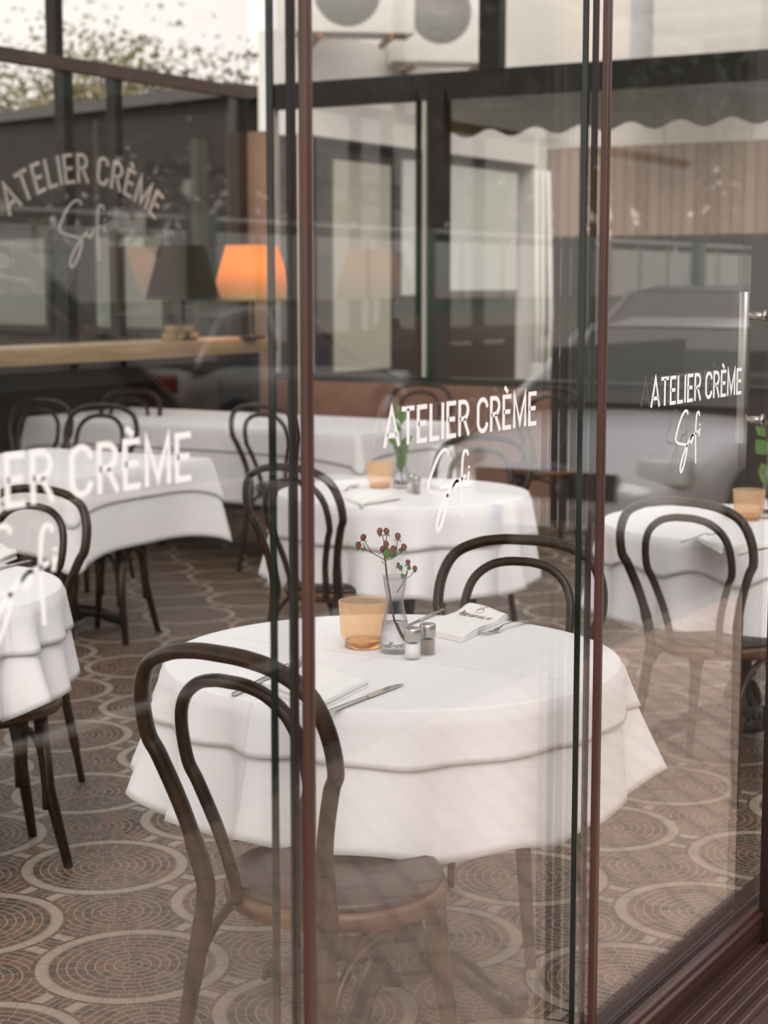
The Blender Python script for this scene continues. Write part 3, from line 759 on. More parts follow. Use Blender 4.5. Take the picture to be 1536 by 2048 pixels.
# hypericum sprig: local x to the right of the picture, z up
def leafshape(m, base, tip, wd, bend=.15, up=(0, -1, 0)):
    b_, t_ = Vector(base), Vector(tip); ax_ = t_ - b_; L_ = ax_.length; s_ = ax_.cross(Vector(up)).normalized(); nn = s_.cross(ax_).normalized()
    rows = [(0, .08), (.2, .7), (.45, 1), (.7, .75), (.9, .3), (1, .02)]; vs = []
    for (f, k) in rows:
        c_ = b_ + ax_ * f + nn * (math.sin(f * PI) * bend * L_)
        vs += [c_ - s_ * wd * k * .5, c_ - nn * wd * .10 * k, c_ + s_ * wd * k * .5]
    fs = []
    for i in range(len(rows) - 1):
        for j in range(2): fs.append((i * 3 + j, i * 3 + j + 1, (i + 1) * 3 + j + 1, (i + 1) * 3 + j))
    m.add(vs, fs, True)
sp = empty('berry_sprig', vzp, hdg, 'hypericum sprig with red and yellow berries standing in the near vase', 'flower')
def L2(x, y, d=0): return ((x - 722) / 5.12 / 925, d, (1395 - y) / 5.12 / 925)   # crop pixels to metres
stem = catmull([Vector(L2(820, 1320, .010)), Vector(L2(760, 1200, .006)), Vector(L2(720, 1080, 0)), Vector(L2(690, 930, 0)), Vector(L2(660, 740, .002)), Vector(L2(640, 620, .004)), Vector(L2(622, 440, 0))], 5)
m = MB().tube([tuple(p) for p in stem], [.0019 + .0009 * (1 - i / len(stem)) for i in range(len(stem))], 8)
m.tube([L2(740, 780, .004), L2(790, 700, 0), L2(822, 630, -.004), L2(845, 545, -.004)], .0011, 6)
B1 = [(565, 138), (634, 140), (397, 210), (347, 290), (630, 272), (595, 333), (703, 312), (750, 190), (812, 293)]
B2 = [(754, 478), (853, 457), (924, 521)]
forks = [[(622, 440), (500, 370), (425, 335), (395, 260)], [(490, 365), (430, 280), (397, 215)], [(425, 335), (370, 315), (350, 300)], [(622, 440), (618, 350), (605, 220), (570, 150)], [(620, 300), (636, 200), (634, 150)], [(622, 440), (700, 415), (790, 345), (810, 300)], [(725, 400), (742, 280), (748, 210)], [(622, 440), (605, 390), (596, 345)], [(680, 425), (705, 370), (703, 325)], [(622, 440), (628, 340), (630, 285)]]
for i, f in enumerate(forks):
    dd = [0, .006 * math.sin(i * 2.1), .012 * math.sin(i * 2.1), .014 * math.sin(i * 2.1)]
    m.tube([L2(*q, dd[k]) for k, q in enumerate(f)], .0010, 6)
for f in ([(790, 560), (780, 530), (760, 490)], [(843, 590), (850, 530), (853, 480)], [(838, 625), (880, 600), (915, 560), (924, 530)], [(822, 630), (800, 590), (785, 545)]): m.tube([L2(*q, -.004) for q in f], .0007, 6)
m.build('stem', M_STEM, sp)
dep = [3, 4, 1, 2, 9, 7, 8, 6, 5]
for i, (x, y) in enumerate(B1 + B2):
    dd = .014 * math.sin([3, 3, 1, 1, 0, 7, 8, 6, 5, 2, 2, 2][i] * 2.1) if i < 9 else -.004
    r_ = .0064 if i < 9 else (.0035 if i == 9 else .0054)
    c_ = L2(x, y, dd); me_ = MB().ball((0, 0, 0), r_, 1.18, 16, 10); o = me_.build('berry', M_BERRY, sp, c_); o.rotation_euler = (0, random.Random(i).uniform(-.5, .5), 0)
    lf = MB()
    for k in range(4):
        a = k * PI / 2 + i; b0 = Vector(c_) + Vector((0, 0, -r_ * 1.1)); tp = b0 + Vector((math.cos(a) * .010, math.sin(a) * .010, -.002 - .003 * (k % 2)))
        leafshape(lf, b0, tp, .007, .1, (0, 0, 1))
    lf.build('bract', M_SPRIG, sp)
lf = MB(); leafshape(lf, L2(640, 425), L2(650, 310, -.004), .022, .1); leafshape(lf, L2(700, 410), L2(690, 345, -.006), .014, .1); leafshape(lf, L2(830, 625, -.005), L2(780, 575, -.008), .012, .1)
for q in ((800, 330, 750, 330), (860, 540, 870, 490), (770, 545, 790, 480), (395, 345, 400, 300), (600, 455, 590, 460)): leafshape(lf, L2(q[0], q[1], -.003), L2(q[2], q[3], -.006), .010, .1)
lf.build('leaf', M_GREEN, sp)
# leafy stems in the other two vases
def leafy(loc, pts, leaves, lab):
    s_ = empty('green_sprig', loc, hdg, lab, 'flower', 'green stems in bud vases'); mm = MB()
    for q in pts: mm.tube(q, .0018, 6)
    mm.build('stem', M_STEM, s_); k = MB()
    for a, b_, wd in leaves: leafshape(k, a, b_, wd, .12)
    k.build('leaf', M_GREEN, s_)
leafy(v2, [[(.004, .008, .02), (-.005, 0, .12), (0, 0, .22), (-.006, 0, .30)]], [((0, 0, .12), (-.03, -.01, .20), .03), ((0, 0, .12), (.024, -.012, .19), .034), ((0, 0, .17), (.045, -.01, .205), .03), ((0, 0, .16), (-.055, 0, .20), .024), ((-.004, 0, .22), (-.03, .01, .27), .022), ((0, 0, .25), (.02, 0, .31), .02), ((.0, 0, .06), (-.012, -.008, .15), .030), ((.0, 0, .07), (.016, -.008, .16), .030), ((-.005, 0, .26), (-.012, 0, .33), .02)], 'green leafy stem in the vase on the middle table')
leafy(v3, [[(.004, .008, .02), (-.006, 0, .13), (-.010, 0, .24), (-.02, 0, .33)]], [((-.01, 0, .22), (-.050, -.01, .27), .055), ((-.01, 0, .24), (.03, 0, .25), .05), ((-.01, 0, .14), (-.03, -.01, .19), .045), ((-.015, 0, .28), (-.05, 0, .315), .03), ((-.02, 0, .31), (-.03, 0, .35), .028), ((-.008, 0, .15), (.03, 0, .20), .04), ((-.02, 0, .17), (-.012, -.01, .11), .035)], 'green stem with round leaves in the vase at the right frame edge')
# shakers
def shaker(loc, fill, lab, group='salt and pepper shakers', name='salt_shaker'):
    rt = empty(name, loc, 0, lab, 'shaker', group)
    MB().lathe([(.0155, .0), (.0172, .003), (.0172, .036), (.0160, .040), (.001, .040)], 32).build('glass_body', M_SHGLASS, rt)
    MB().lathe([(.001, .004), (.0150, .004), (.0150, .034), (.001, .035)], 28).build('filling', fill, rt)
    MB().lathe([(.0165, .0395), (.0178, .041), (.0180, .0625), (.0170, .0665), (.0155, .068), (.001, .0685)], 32).build('steel_cap', M_BRUSHED, rt)
def shg(t, b):
    tr = t.n.new('ShaderNodeBsdfTransparent'); mx = t.n.new('ShaderNodeMixShader'); lw = t.n.new('ShaderNodeLayerWeight'); lw.inputs[0].default_value = .35
    t.put(mx.inputs[0], lw.outputs['Facing']); t.l.new(tr.outputs[0], mx.inputs[1]); t.l.new(b.outputs[0], mx.inputs[2]); t.l.new(mx.outputs[0], t.n['Material Output'].inputs[0])
M_SHGLASS = mat('shaker_glass', (.75, .74, .72), .05, build=shg)
M_SALT = mat('salt', (.86, .85, .83), .9); M_PEPPER = mat('ground_pepper', (.30, .245, .20), .9)
shaker(P(825, 1318), M_SALT, 'glass salt shaker with steel cap in front of the berry vase')
shaker(P(855, 1309), M_PEPPER, 'glass pepper shaker with steel cap behind the salt shaker', name='pepper_shaker')
shaker(P(823, 984), M_SALT, 'blurred glass salt shaker with steel cap on the middle table')
shaker(P(832, 988), M_PEPPER, 'blurred glass pepper shaker with steel cap on the middle table', name='pepper_shaker')
# cutlery
def fork(a, b_, lab, group='forks on the tables'):
    A_, B_ = Vector(a), Vector(b_); L_ = (B_ - A_).length; rt = empty('fork', A_, math.atan2(B_.y - A_.y, B_.x - A_.x), lab, 'fork', group)
    # local x from tine tips to the end of the handle
    m = MB()
    prof = [(.050, .011, .0010), (.058, .0125, .0010), (.068, .0105, .0030), (.078, .0045, .0075), (.090, .0026, .0115), (.12, .0030, .0125), (.15, .0042, .0095), (.18, .0058, .0060), (L_ - .004, .0062, .0040), (L_, .003, .0038)]
    top = []; vs = []; fs = []
    for (x, hw, z) in prof:
        vs += [(x, -hw, z), (x, 0, z - .0012), (x, hw, z), (x, hw, z + .0018), (x, 0, z + .0012), (x, -hw, z + .0018)]
    for i in range(len(prof) - 1):
        for k in range(6): fs.append((i * 6 + k, i * 6 + (k + 1) % 6, (i + 1) * 6 + (k + 1) % 6, (i + 1) * 6 + k))
    fs += [(0, 1, 2, 3, 4, 5), tuple(len(vs) - 6 + k for k in range(6))]
    m.add(vs, fs, True).build('handle', M_STEEL, rt)
    for k in range(4):
        yy = -.0095 + k * .0063
        MB().tube([(.052, yy, .0018), (.035, yy, .0016), (.015, yy, .0045), (.0, yy, .0095)], [.0021, .0018, .0016, .0008], 6, [.0011] * 4).build('tine', M_STEEL, rt)
def knife(a, b_, lab, group='table knives on the tables'):
    """a = handle end, b_ = blade tip"""
    A_, B_ = Vector(a), Vector(b_); L_ = (B_ - A_).length; rt = empty('table_knife', A_, math.atan2(B_.y - A_.y, B_.x - A_.x), lab, 'knife', group)
    hl = L_ * .56
    MB().tube([(0, 0, .0042), (.006, 0, .0042), (hl * .5, 0, .0042), (hl - .01, 0, .0042), (hl, 0, .0042)], [.002, .0036, .0035, .0028, .0022], 12, [.004, .0062, .0060, .0048, .0055]).build('handle', M_STEEL, rt)
    vs = []; pr = [(hl, .0055, .0055), (hl + .012, .0085, .0055), (L_ * .75, .0095, .0060), (L_ * .9, .0085, .0062), (L_ * .97, .0040, .0068), (L_, -.004, .0070)]
    for (x, y1, y0) in pr: vs += [(x, y1, .0040), (x, -y0, .0028), (x, -y0, .0046), (x, y1, .0052)]
    fs = [(0, 1, 2, 3), tuple(len(vs) - 4 + k for k in range(4))]
    for i in range(len(pr) - 1):
        for k in range(4): fs.append((i * 4 + k, i * 4 + (k + 1) % 4, (i + 1) * 4 + (k + 1) % 4, (i + 1) * 4 + k))
    MB().add(vs, fs, False).build('blade', M_STEEL, rt)
fork(P(962, 1272), P(1056, 1247), 'steel fork lying beside the printed napkin on the nearest table')
knife(P(886, 1222), P(800, 1262), 'steel knife lying left of the printed napkin on the nearest table')
knife(P(640, 1434), P(802, 1372), 'steel knife in the foreground of the nearest table, in front of the folded napkin')
fork(P(612, 1322), P(466, 1394), 'steel fork partly behind the near chair back, left of the folded napkin')
fork(P(716, 972), P(690, 984), 'blurred steel fork on the middle table, left of the amber glass')
knife(P(722, 1013), P(800, 1000), 'blurred steel knife in front of the napkin on the middle table')
# napkins: layered folded linen
def napkin(q, th, lab, layers=4, wave=.003, seed=0, lift=None):
    """q: four corners on the table plane, in order"""
    c_ = sum((Vector(p) for p in q), Vector()) / 4; rnd = random.Random(seed)
    rt = empty('napkin', (c_.x, c_.y, TZ), 0, lab, 'napkin', 'folded white napkins')
    Q = [Vector(p) - c_ for p in q]; lt = th / layers
    for L_ in range(layers):
        n = 22; k = 22; vs = []; sh = [rnd.uniform(-.003, .003) for _ in range(4)]
        def pt(u, v):
            a = Q[0].lerp(Q[1], u); b_ = Q[3].lerp(Q[2], u); p = a.lerp(b_, v); p = p * (1 - .012 * L_) + Vector((sh[0], sh[1], 0)); return p
        def hz(u, v, L_=L_):
            e = min(u, 1 - u, v, 1 - v); rd = 1 - math.exp(-e * 26)
            z = lt * (L_ + 1) * (.72 + .28 * rd) + wave * math.sin(u * 7 + seed + v * 3) * (L_ + 1) / layers * rd
            return z + (lift(u, v) * (L_ + 1) / layers if lift else 0)
        for i in range(n + 1):
            for j in range(k + 1):
                u, v = i / n, j / k; p = pt(u, v); vs.append((p.x, p.y, hz(u, v)))
        for i in range(n + 1):
            for j in range(k + 1):
                u, v = i / n, j / k; p = pt(u, v); vs.append((p.x, p.y, max(.0003, hz(u, v) - lt * .86)))
        N_ = (n + 1) * (k + 1); fs = []
        for i in range(n):
            for j in range(k):
                a = i * (k + 1) + j; fs.append((a, a + 1, a + k + 2, a + k + 1)); fs.append((N_ + a, N_ + a + k + 1, N_ + a + k + 2, N_ + a + 1))
        for i in range(n):
            a = i * (k + 1); b2 = a + k; fs.append((a, a + k + 1, N_ + a + k + 1, N_ + a)); fs.append((b2, N_ + b2, N_ + b2 + k + 1, b2 + k + 1))
        for j in range(k):
            a = j; b2 = n * (k + 1) + j; fs.append((a, N_ + a, N_ + a + 1, a + 1)); fs.append((b2, b2 + 1, N_ + b2 + 1, N_ + b2))
        MB().add(vs, fs, True).build('fold', M_NAPKIN, rt)
        topf = (pt, hz)
    return rt, topf
nq = [P(822, 1262), P(925, 1287), P(1018, 1240), P(948, 1222)]
nk, (npt, nhz) = napkin(nq, .017, 'folded white napkin printed with small brown lettering, far side of the nearest table', 3, .002, 2, lambda u, v: .012 * math.exp(-((v - .9) / .12) ** 2) + .006 * math.sin(v * 5) * u)
M_INK = mat('brown_print', (.20, .12, .05), .6, build=lambda t, b: None)
def nprint():
    mb = MB(); W = text_width(); cap = .105
    def fn(u, v, d_):
        p = npt(u, v); return (p.x, p.y, nhz(u, v) + .0006 + d_)
    # the print is read from the far side, so it runs right to left and its top points to the camera
    for (x, wd, s_) in letter_strokes():
        for poly in s_:
            pts = []
            for k in range(len(poly) - 1):
                for q in range(4):
                    a = poly[k][0] + (poly[k + 1][0] - poly[k][0]) * q / 4; b_ = poly[k][1] + (poly[k + 1][1] - poly[k][1]) * q / 4; pts.append((a, b_))
            pts.append(poly[-1])
            out = []
            for a, b_ in pts:
                t_ = (x + a) / W; out.append((.88 - .74 * t_, .66 - b_ * cap + .10 * (2 * t_ - 1) ** 2))
            mb.ribbon(out, .013, fn, 0, .0003)
    for st_ in SOFI:
        xs = [p[0] for q in SOFI for p in q]; zs = [p[1] for q in SOFI for p in q]
        mb.ribbon([(.60 - .18 * (p[0] - min(xs)) / (max(xs) - min(xs)), .90 - .17 * (p[1] - min(zs)) / (max(zs) - min(zs))) for p in st_], .006, fn, 0, .0003)
    mb.build('printed_lettering', M_INK, nk)['label'] = 'small brown ATELIER CRÈME print'
nprint()
napkin([P(520, 1378), P(640, 1424), P(738, 1374), P(640, 1338)], .020, 'folded white napkin with wavy layered edges, near side of the nearest table', 5, .003, 5)
napkin([P(690, 1000), P(722, 1014), P(788, 992), P(760, 984)], .014, 'blurred folded napkin on the middle table in front of the amber glass', 3, .003, 7)
napkin([P(850, 972), P(880, 981), P(945, 974), P(915, 966)], .016, 'blurred folded napkin at the back of the middle table', 3, .003, 8)
napkin([P(1392, 1082), P(1440, 1108), P(1490, 1096), P(1450, 1074)], .018, 'folded napkin on the right table seen between the chair hoops', 4, .003, 9)
fork(P(1440, 1068), P(1362, 1088), 'steel fork on the right table, left of its napkin')
knife(P(1478, 1112), P(1536, 1098), 'steel knife on the right table, right of its napkin')
napkin([P(-60, 1120), P(-20, 1140), P(34, 1118), P(-5, 1102)], .030, 'folded napkin at the left frame edge on the left front table', 4, .004, 10)
knife(P(-40, 1150), P(58, 1124), 'steel knife lying at the left frame edge on the left front table')

# ------------------------------------------------------------------ console with lamps at the back of the room
M_OAK = mat('pale_oak', rough=.5, build=wood_build((.36, .25, .14), (.52, .38, .22), (2, 30, 30), .5))
cn = empty('console', (0, 0, 0), 0, 'long pale wooden console along the rear windows under the lamps', 'console')
MB().bbox((6.6, 5.62, 1.10), (10.1, 6.06, 1.20), .006).build('counter_top', M_OAK, cn)
MB().box((6.7, 5.70, .0), (6.78, 6.0, 1.10)).build('leg', M_BLACKAL, cn); MB().box((9.9, 5.70, .0), (9.98, 6.0, 1.10)).build('leg', M_BLACKAL, cn)
MB().box((6.78, 5.75, .95), (9.9, 5.78, 1.05)).build('rail', M_BLACKAL, cn)
def shade_mat(name, c, em):
    def f(t, b):
        tl = t.n.new('ShaderNodeBsdfTranslucent'); mx = t.n.new('ShaderNodeMixShader'); mx.inputs[0].default_value = .5
        a = t.sep(t.coord()); an = t.m('ARCTAN2', a[1], a[0]); pl = t.m('GREATER_THAN', t.m('SINE', t.m('MULTIPLY', an, 70)), .0)
        cc = t.mix(t.m('MULTIPLY', pl, .35), c, tuple(x * .7 for x in c))
        t.put(b.inputs['Base Color'], cc); t.put(tl.inputs[0], cc)
        if em: t.put(b.inputs['Emission Color'], (1.0, .48, .14)); b.inputs['Emission Strength'].default_value = em * .4
        t.l.new(b.outputs[0], mx.inputs[1]); t.l.new(tl.outputs[0], mx.inputs[2]); t.l.new(mx.outputs[0], t.n['Material Output'].inputs[0])
    return mat(name, c, .8, build=f)
def lamp(pxc, ysd, yt, yb, wt, wb, msh, lab, power, mtrim, ys=5.80):
    c_ = ony(pxc, yb, ys); zb_ = c_.z; zt2 = ony(pxc, yt, ys).z; k = (Vector((c_.x, c_.y, c_.z)) - cam_pos).dot(fwd) / FPX
    rt = empty('table_lamp', (c_.x, ys, 1.20), 0, lab, 'lamp')
    m = MB(); n = 48; rb_, rt2 = wb / 2 * k, wt / 2 * k
    m.lathe([(rb_, zb_ - 1.2), (rt2, zt2 - 1.2), (rt2 - .004, zt2 - 1.2), (rb_ - .004, zb_ - 1.2), (rb_, zb_ - 1.2)], n, close=False).build('lamp_shade', msh, rt)
    MB().lathe([(rb_ - .002, zb_ - 1.203), (rb_ + .003, zb_ - 1.203), (rb_ + .001, zb_ - 1.178), (rb_ - .003, zb_ - 1.178), (rb_ - .002, zb_ - 1.203)], n, close=False).build('trim_band', mtrim, rt)
    MB().lathe([(.09, 0), (.09, .015), (.02, .025), (.012, .05), (.012, zt2 - 1.28), (.001, zt2 - 1.27)], 24).build('stand', M_BLACKAL, rt)
    MB().tube([(-rt2 + .004, 0, zt2 - 1.215), (0, 0, zt2 - 1.225), (rt2 - .004, 0, zt2 - 1.215)], .003, 6).build('shade_spider', M_BLACKAL, rt)
    if power:
        bl = MB().ball((0, 0, (zb_ + zt2) / 2 - 1.2), .035, 1.2, 16, 10).build('bulb', mat('lit_bulb', (1, .8, .6), .3, build=lambda t, b: (t.put(b.inputs['Emission Color'], (1, .72, .45)), b.inputs['Emission Strength'].__setattr__('default_value', 5))), rt)
        ld = bpy.data.lights.new('lamp_light', 'POINT'); ld.energy = power; ld.color = (1.0, .62, .30); ld.shadow_soft_size = .05
        lo = bpy.data.objects.new('lamp_light', ld); col.objects.link(lo); lo.parent = rt; lo.location = (0, 0, (zb_ + zt2) / 2 - 1.2 + .07)
lamp(366, 0, 491, 598, 92, 150, shade_mat('dark_brown_shade', (.060, .022, .007), 0), 'dark brown lampshade table lamp, the left one on the console', 0, M_BLACKAL)
lamp(505, 0, 491, 600, 105, 165, shade_mat('orange_shade', (.75, .42, .15), .35), 'lit orange lampshade table lamp, the right one beside the peach wall', 10, mat('ochre_trim', (.42, .33, .10), .7), 5.60)
for i, (x, z0) in enumerate(((335, 0), (352, 0), (378, 0), (340, .05), (370, .05))):
    q = ony(x, 660, 5.8)
    tag(MB().bbox((q.x - .035, 5.75, 1.2015 + z0 * 1.01), (q.x + .035, 5.82, 1.249 + z0 * 1.01), .004).build('wooden_block', M_OAK), ['leftmost bottom pale wooden block on the console', 'middle bottom pale wooden block on the console', 'right bottom pale wooden block on the console', 'left upper pale wooden block stacked on the console', 'right upper pale wooden block stacked on the console'][i], 'block', 'small wooden blocks on the console')

# ------------------------------------------------------------------ outside, seen through the room
BY = 8.0
def clad(t, b):
    p = t.sep(t.pos()); s_ = t.m('FRACT', t.m('DIVIDE', t.m('ADD', p[0], p[1]), .16)); st_ = t.m('LESS_THAN', s_, .12)
    n = t.white(t.comb(t.m('FLOOR', t.m('DIVIDE', t.m('ADD', p[0], p[1]), .16)), 0.0, 0.0))
    t.put(b.inputs['Base Color'], t.mix(st_, t.ramp(n, [(0, (.30, .20, .14)), (1, (.42, .31, .23))]), (.13, .09, .06)))
M_CLAD = mat('brown_timber_cladding', rough=.8, build=clad)
def wpan(t, b):
    p = t.sep(t.pos()); s_ = t.m('FRACT', t.m('DIVIDE', t.m('ADD', p[0], t.m('MULTIPLY', p[1], 1.0)), 1.15)); st_ = t.m('LESS_THAN', s_, .02)
    t.put(b.inputs['Base Color'], t.mix(st_, (.80, .76, .69), (.55, .50, .44)))
M_WPANEL = mat('white_panel_wall', rough=.6, build=wpan)
bd = empty('pavilion_building', (16.7, BY, 0), 0, 'white building beyond the end windows with a dark shopfront and roller blinds', 'building')
def bp(a, b_): return ((a[0] - 16.7, a[1] - BY, a[2]), (b_[0] - 16.7, b_[1] - BY, b_[2]))
MB().box(*bp((14.0, BY, 2.97), (19.25, BY + .5, 3.95))).build('fascia', M_WHITEPAINT, bd)
MB().box(*bp((14.0, BY + .25, 0), (19.2, BY + .5, 2.97))).build('shopfront_wall', mat('dark_shopfront', (.018, .012, .009), .5), bd)
M_BLIND = mat('pale_roller_blind', (.66, .67, .60), .7); M_BLIND2 = mat('cream_roller_blind', (.50, .47, .38), .7)
for (x0, x1, z0, z1, mm) in ((14.72, 15.78, .7, 2.78, M_BLIND2), (16.05, 16.42, 1.45, 2.86, M_BLIND), (16.80, 18.70, 1.50, 2.86, M_BLIND)):
    f_ = MB().box(*bp((x0 - .08, BY + .12, z0 - .08), (x1 + .08, BY + .25, z1 + .08))).build('window', mat('dark_shopfront'), bd)
    MB().box(*bp((x0, BY + .09, z0), (x1, BY + .125, z1))).build('roller_blind', mm, f_)
MB().box(*bp((19.0, BY - .02, 0), (19.25, BY + .3, 3.3))).build('corner_post', M_WHITEPAINT, bd)
for k in range(3): MB().tube([(2.12 + k * .16, -.10, 0), (2.12 + k * .16 + (.05 if k == 2 else 0), -.12, 1.2), (2.10 + k * .16, -.10, 2.9)], .03, 8).build('drain_pipe', M_WHITEPAINT, bd)
MB().box(*bp((14.9, BY + .5, 3.9), (30, BY + .9, 8.0))).build('upper_wall', M_WHITEPAINT, bd)
# roadside white panel wall high above the right window
b2 = empty('white_hoarding', (21.5, 5, 0), 0, 'white panelled upper wall seen above the black beam on the right', 'wall')
MB().box((-.1, -5.5, 3.35), (.2, 6.4, 6.6)).build('panel_face', M_WPANEL, b2)
MB().box((-.1, -5.5, 2.2), (.25, 6.4, 3.35)).build('cladding', M_CLAD, b2)
MB().box((-.1, -5.5, 0), (.25, 6.4, 2.2)).build('lower_wall', mat('dark_shopfront'), b2)
MB().tube([(-.35, -5, 2.75), (-.35, -.9, 2.66), (-.35, .5, 2.9)], .06, 6).build('gutter', M_WHITEPAINT, b2)
# condensers
def condenser(x, y, z, lab, wd=.95, hh=.7):
    rt = empty('air_conditioner', (x, y, z), R(-50), lab, 'air conditioner', 'air conditioners on the white building')
    MB().bbox((-wd / 2, -.2, 0), (wd / 2, .2, hh), .02).build('housing', M_WHITEPAINT, rt)
    g = MB()
    for r_ in [.05 + .035 * i for i in range(8)]: g.tube([(-.08 + r_ * math.cos(2 * PI * k / 32), -.215, hh / 2 + r_ * math.sin(2 * PI * k / 32)) for k in range(32)], .006, 5, closed=True)
    g.build('fan_grille', mat('grille_grey', (.42, .41, .39), .5), rt)
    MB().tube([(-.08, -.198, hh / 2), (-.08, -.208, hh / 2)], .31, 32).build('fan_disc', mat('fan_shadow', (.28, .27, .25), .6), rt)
    for s_ in (-1, 1): MB().box((s_ * .33 - .02, -.25, -.05), (s_ * .33 + .02, .45, 0)).build('bracket', mat('rusty_bracket', (.30, .13, .05), .7), rt)
condenser(14.1, BY - .5, 3.84, 'white air conditioner above the fascia, the left one beside the first post', 1.1, .75)
condenser(15.85, BY - .5, 3.76, 'white air conditioner with round grille, left of the upper black mullion', 1.15, 1.0)
bx = empty('duct_box', (20.2, 6.1, 4.0), 0, 'large plain white duct box above the beam, left of the second post', 'duct')
MB().bbox((-.5, -.55, 0), (.5, .75, 1.2), .02).build('housing', M_WHITEPAINT, bx); MB().box((-.1, .75, -.35), (.3, 1.2, 1.1)).build('side_duct', mat('grey_duct', (.55, .55, .57), .5), bx)
# awning with a scalloped valance outside the end windows
def awn(t, b):
    p = t.sep(t.pos()); n = t.noise(t.pos(), 3, 3); t.put(b.inputs['Base Color'], t.ramp(n, [(.3, (.10, .085, .022)), (.7, (.15, .125, .040))]))
M_AWN = mat('olive_awning_canvas', rough=.9, build=awn)
aw = empty('awning', (11.3, 0, 0), 0, 'olive canvas awning with a scalloped edge outside the end windows', 'awning')
m = MB(); vs = []; fs = []; N_ = 150; y0, y1 = -1.2, 4.97
for i in range(N_ + 1):
    y = y0 + (y1 - y0) * i / N_; zb_ = 2.635 + .028 * math.cos(2 * PI * (y - y1) / .36)
    for xx in (-.004, .004): vs += [(xx, y, 2.88), (xx, y, zb_)]
for i in range(N_):
    a = i * 4; fs += [(a, a + 1, a + 5, a + 4), (a + 2, a + 6, a + 7, a + 3), (a + 1, a + 3, a + 7, a + 5), (a, a + 4, a + 6, a + 2)]
m.add(vs, fs).build('valance', M_AWN, aw)
MB().add([(.0, y0, 2.88), (0, y1, 2.88), (-.62, y1, 2.93), (-.62, y0, 2.93), (.0, y0, 2.875), (0, y1, 2.875), (-.62, y1, 2.925), (-.62, y0, 2.925)], [(0, 1, 2, 3), (7, 6, 5, 4), (0, 4, 5, 1), (1, 5, 6, 2), (2, 6, 7, 3), (3, 7, 4, 0)]).build('canopy', M_AWN, aw)
MB().tube([(.03, y0, 2.87), (.03, y1, 2.87)], .03, 10).build('front_bar', M_WHITEPAINT, aw)
M_ARM = mat('grey_awning_arm', (.20, .19, .18), .5)
for y in (4.7, 2.9, 1.2): MB().tube([(-.62, y, 2.84), (-.30, y - .5, 2.80), (0, y, 2.83)], .025, 8).build('arm', M_ARM, aw)
MB().tube([(-.62, y0, 2.86), (-.62, y1, 2.86)], .04, 10).build('roller_tube', M_ARM, aw)
# dark neighbouring house behind the rear windows
A_ = onz(0, 225, 4.0); B_ = onz(470, 168, 4.0); dv = (B_ - A_).normalized(); A2 = A_ - dv * 9
dk = empty('neighbour_building', (A_.x, A_.y, 0), math.atan2(dv.y, dv.x), 'dark brown neighbouring house behind the rear windows', 'building')
M_DKB = mat('dark_brown_render', (.020, .015, .010), .8)
Lb = (B_ - A_).length
MB().box((-9, 0, 0), (Lb, 3, 3.85)).build('wall', M_DKB, dk)
MB().box((-9.2, -.12, 3.85), (Lb + .1, 3.2, 4.0)).build('roof_edge', mat('lead_roof_edge', (.10, .093, .085), .6), dk)
for k in range(3):
    f_ = MB().box((-3 + k * 2.6, -.05, .9), (-1.4 + k * 2.6, 0.01, 2.3)).build('window', M_BLACKAL, dk)
    MB().box((-2.9 + k * 2.6, -.07, 1.0), (-1.5 + k * 2.6, -.04, 2.2)).build('pane', mat('grey_green_glass', (.12, .13, .10), .15), f_)

# ------------------------------------------------------------------ trees
def make_tree(name, lm, seed, h=7.0, cr=2.4, nl=5200, leaf=.17, open_=.0):
    rnd = random.Random(seed); rt = empty(name, cat='tree', label='x')
    m = MB().tube([(0, 0, 0), (.08, .05, h * .3), (-.05, .02, h * .6), (.05, 0, h * .85)], [.20, .16, .10, .04], 10)
    tips = []
    for k in range(16):
        a = rnd.uniform(0, 6.28); z0 = h * rnd.uniform(.35, .75); rr = cr * rnd.uniform(.5, 1.0); z1 = z0 + rnd.uniform(.3, 1.6)
        m.tube([(0, 0, z0), (math.cos(a) * rr * .5, math.sin(a) * rr * .5, (z0 + z1) / 2 + .15), (math.cos(a) * rr, math.sin(a) * rr, z1)], [.06, .035, .012], 6); tips.append((math.cos(a) * rr, math.sin(a) * rr, z1)); tips.append((math.cos(a) * rr * .5, math.sin(a) * rr * .5, (z0 + z1) / 2 + .3))
    m.build('trunk', M_BARK, rt)
    tips += [(0, 0, h * .9), (.3, .2, h * .8)]
    vs = []; fs = []
    for i in range(nl):
        t_ = tips[rnd.randrange(len(tips))]; sg = cr * .29
        p = Vector((t_[0] + rnd.gauss(0, sg), t_[1] + rnd.gauss(0, sg), t_[2] + rnd.gauss(0, sg * .8)))
        u = Vector((rnd.gauss(0, 1), rnd.gauss(0, 1), rnd.gauss(0, 1))).normalized(); v = u.orthogonal().normalized(); s_ = leaf * rnd.uniform(.5, 1.2); nn = u.cross(v)
        o = len(vs); vs += [p - u * s_ * .6, p + v * s_ * .3 + nn * s_ * .08, p + u * s_ * .6, p - v * s_ * .3 + nn * s_ * .08]; fs += [(o, o + 1, o + 2), (o, o + 2, o + 3)]
    MB().add(vs, fs).build('crown', lm, rt)
    return rt
tr1 = make_tree('street_tree', M_LEAF, 1, leaf=.38, nl=6400); tr2 = make_tree('street_tree', M_LEAF2, 2, 6.5, 2.2, 6000, leaf=.36)
tr3 = make_tree('leafy_tree', mat('olive_leaves', rough=.6, build=leafm((.05, .052, .016), (.22, .17, .055))), 6, 6.6, 2.6, 9000, leaf=.15)
GT = 'trees behind the street fence'
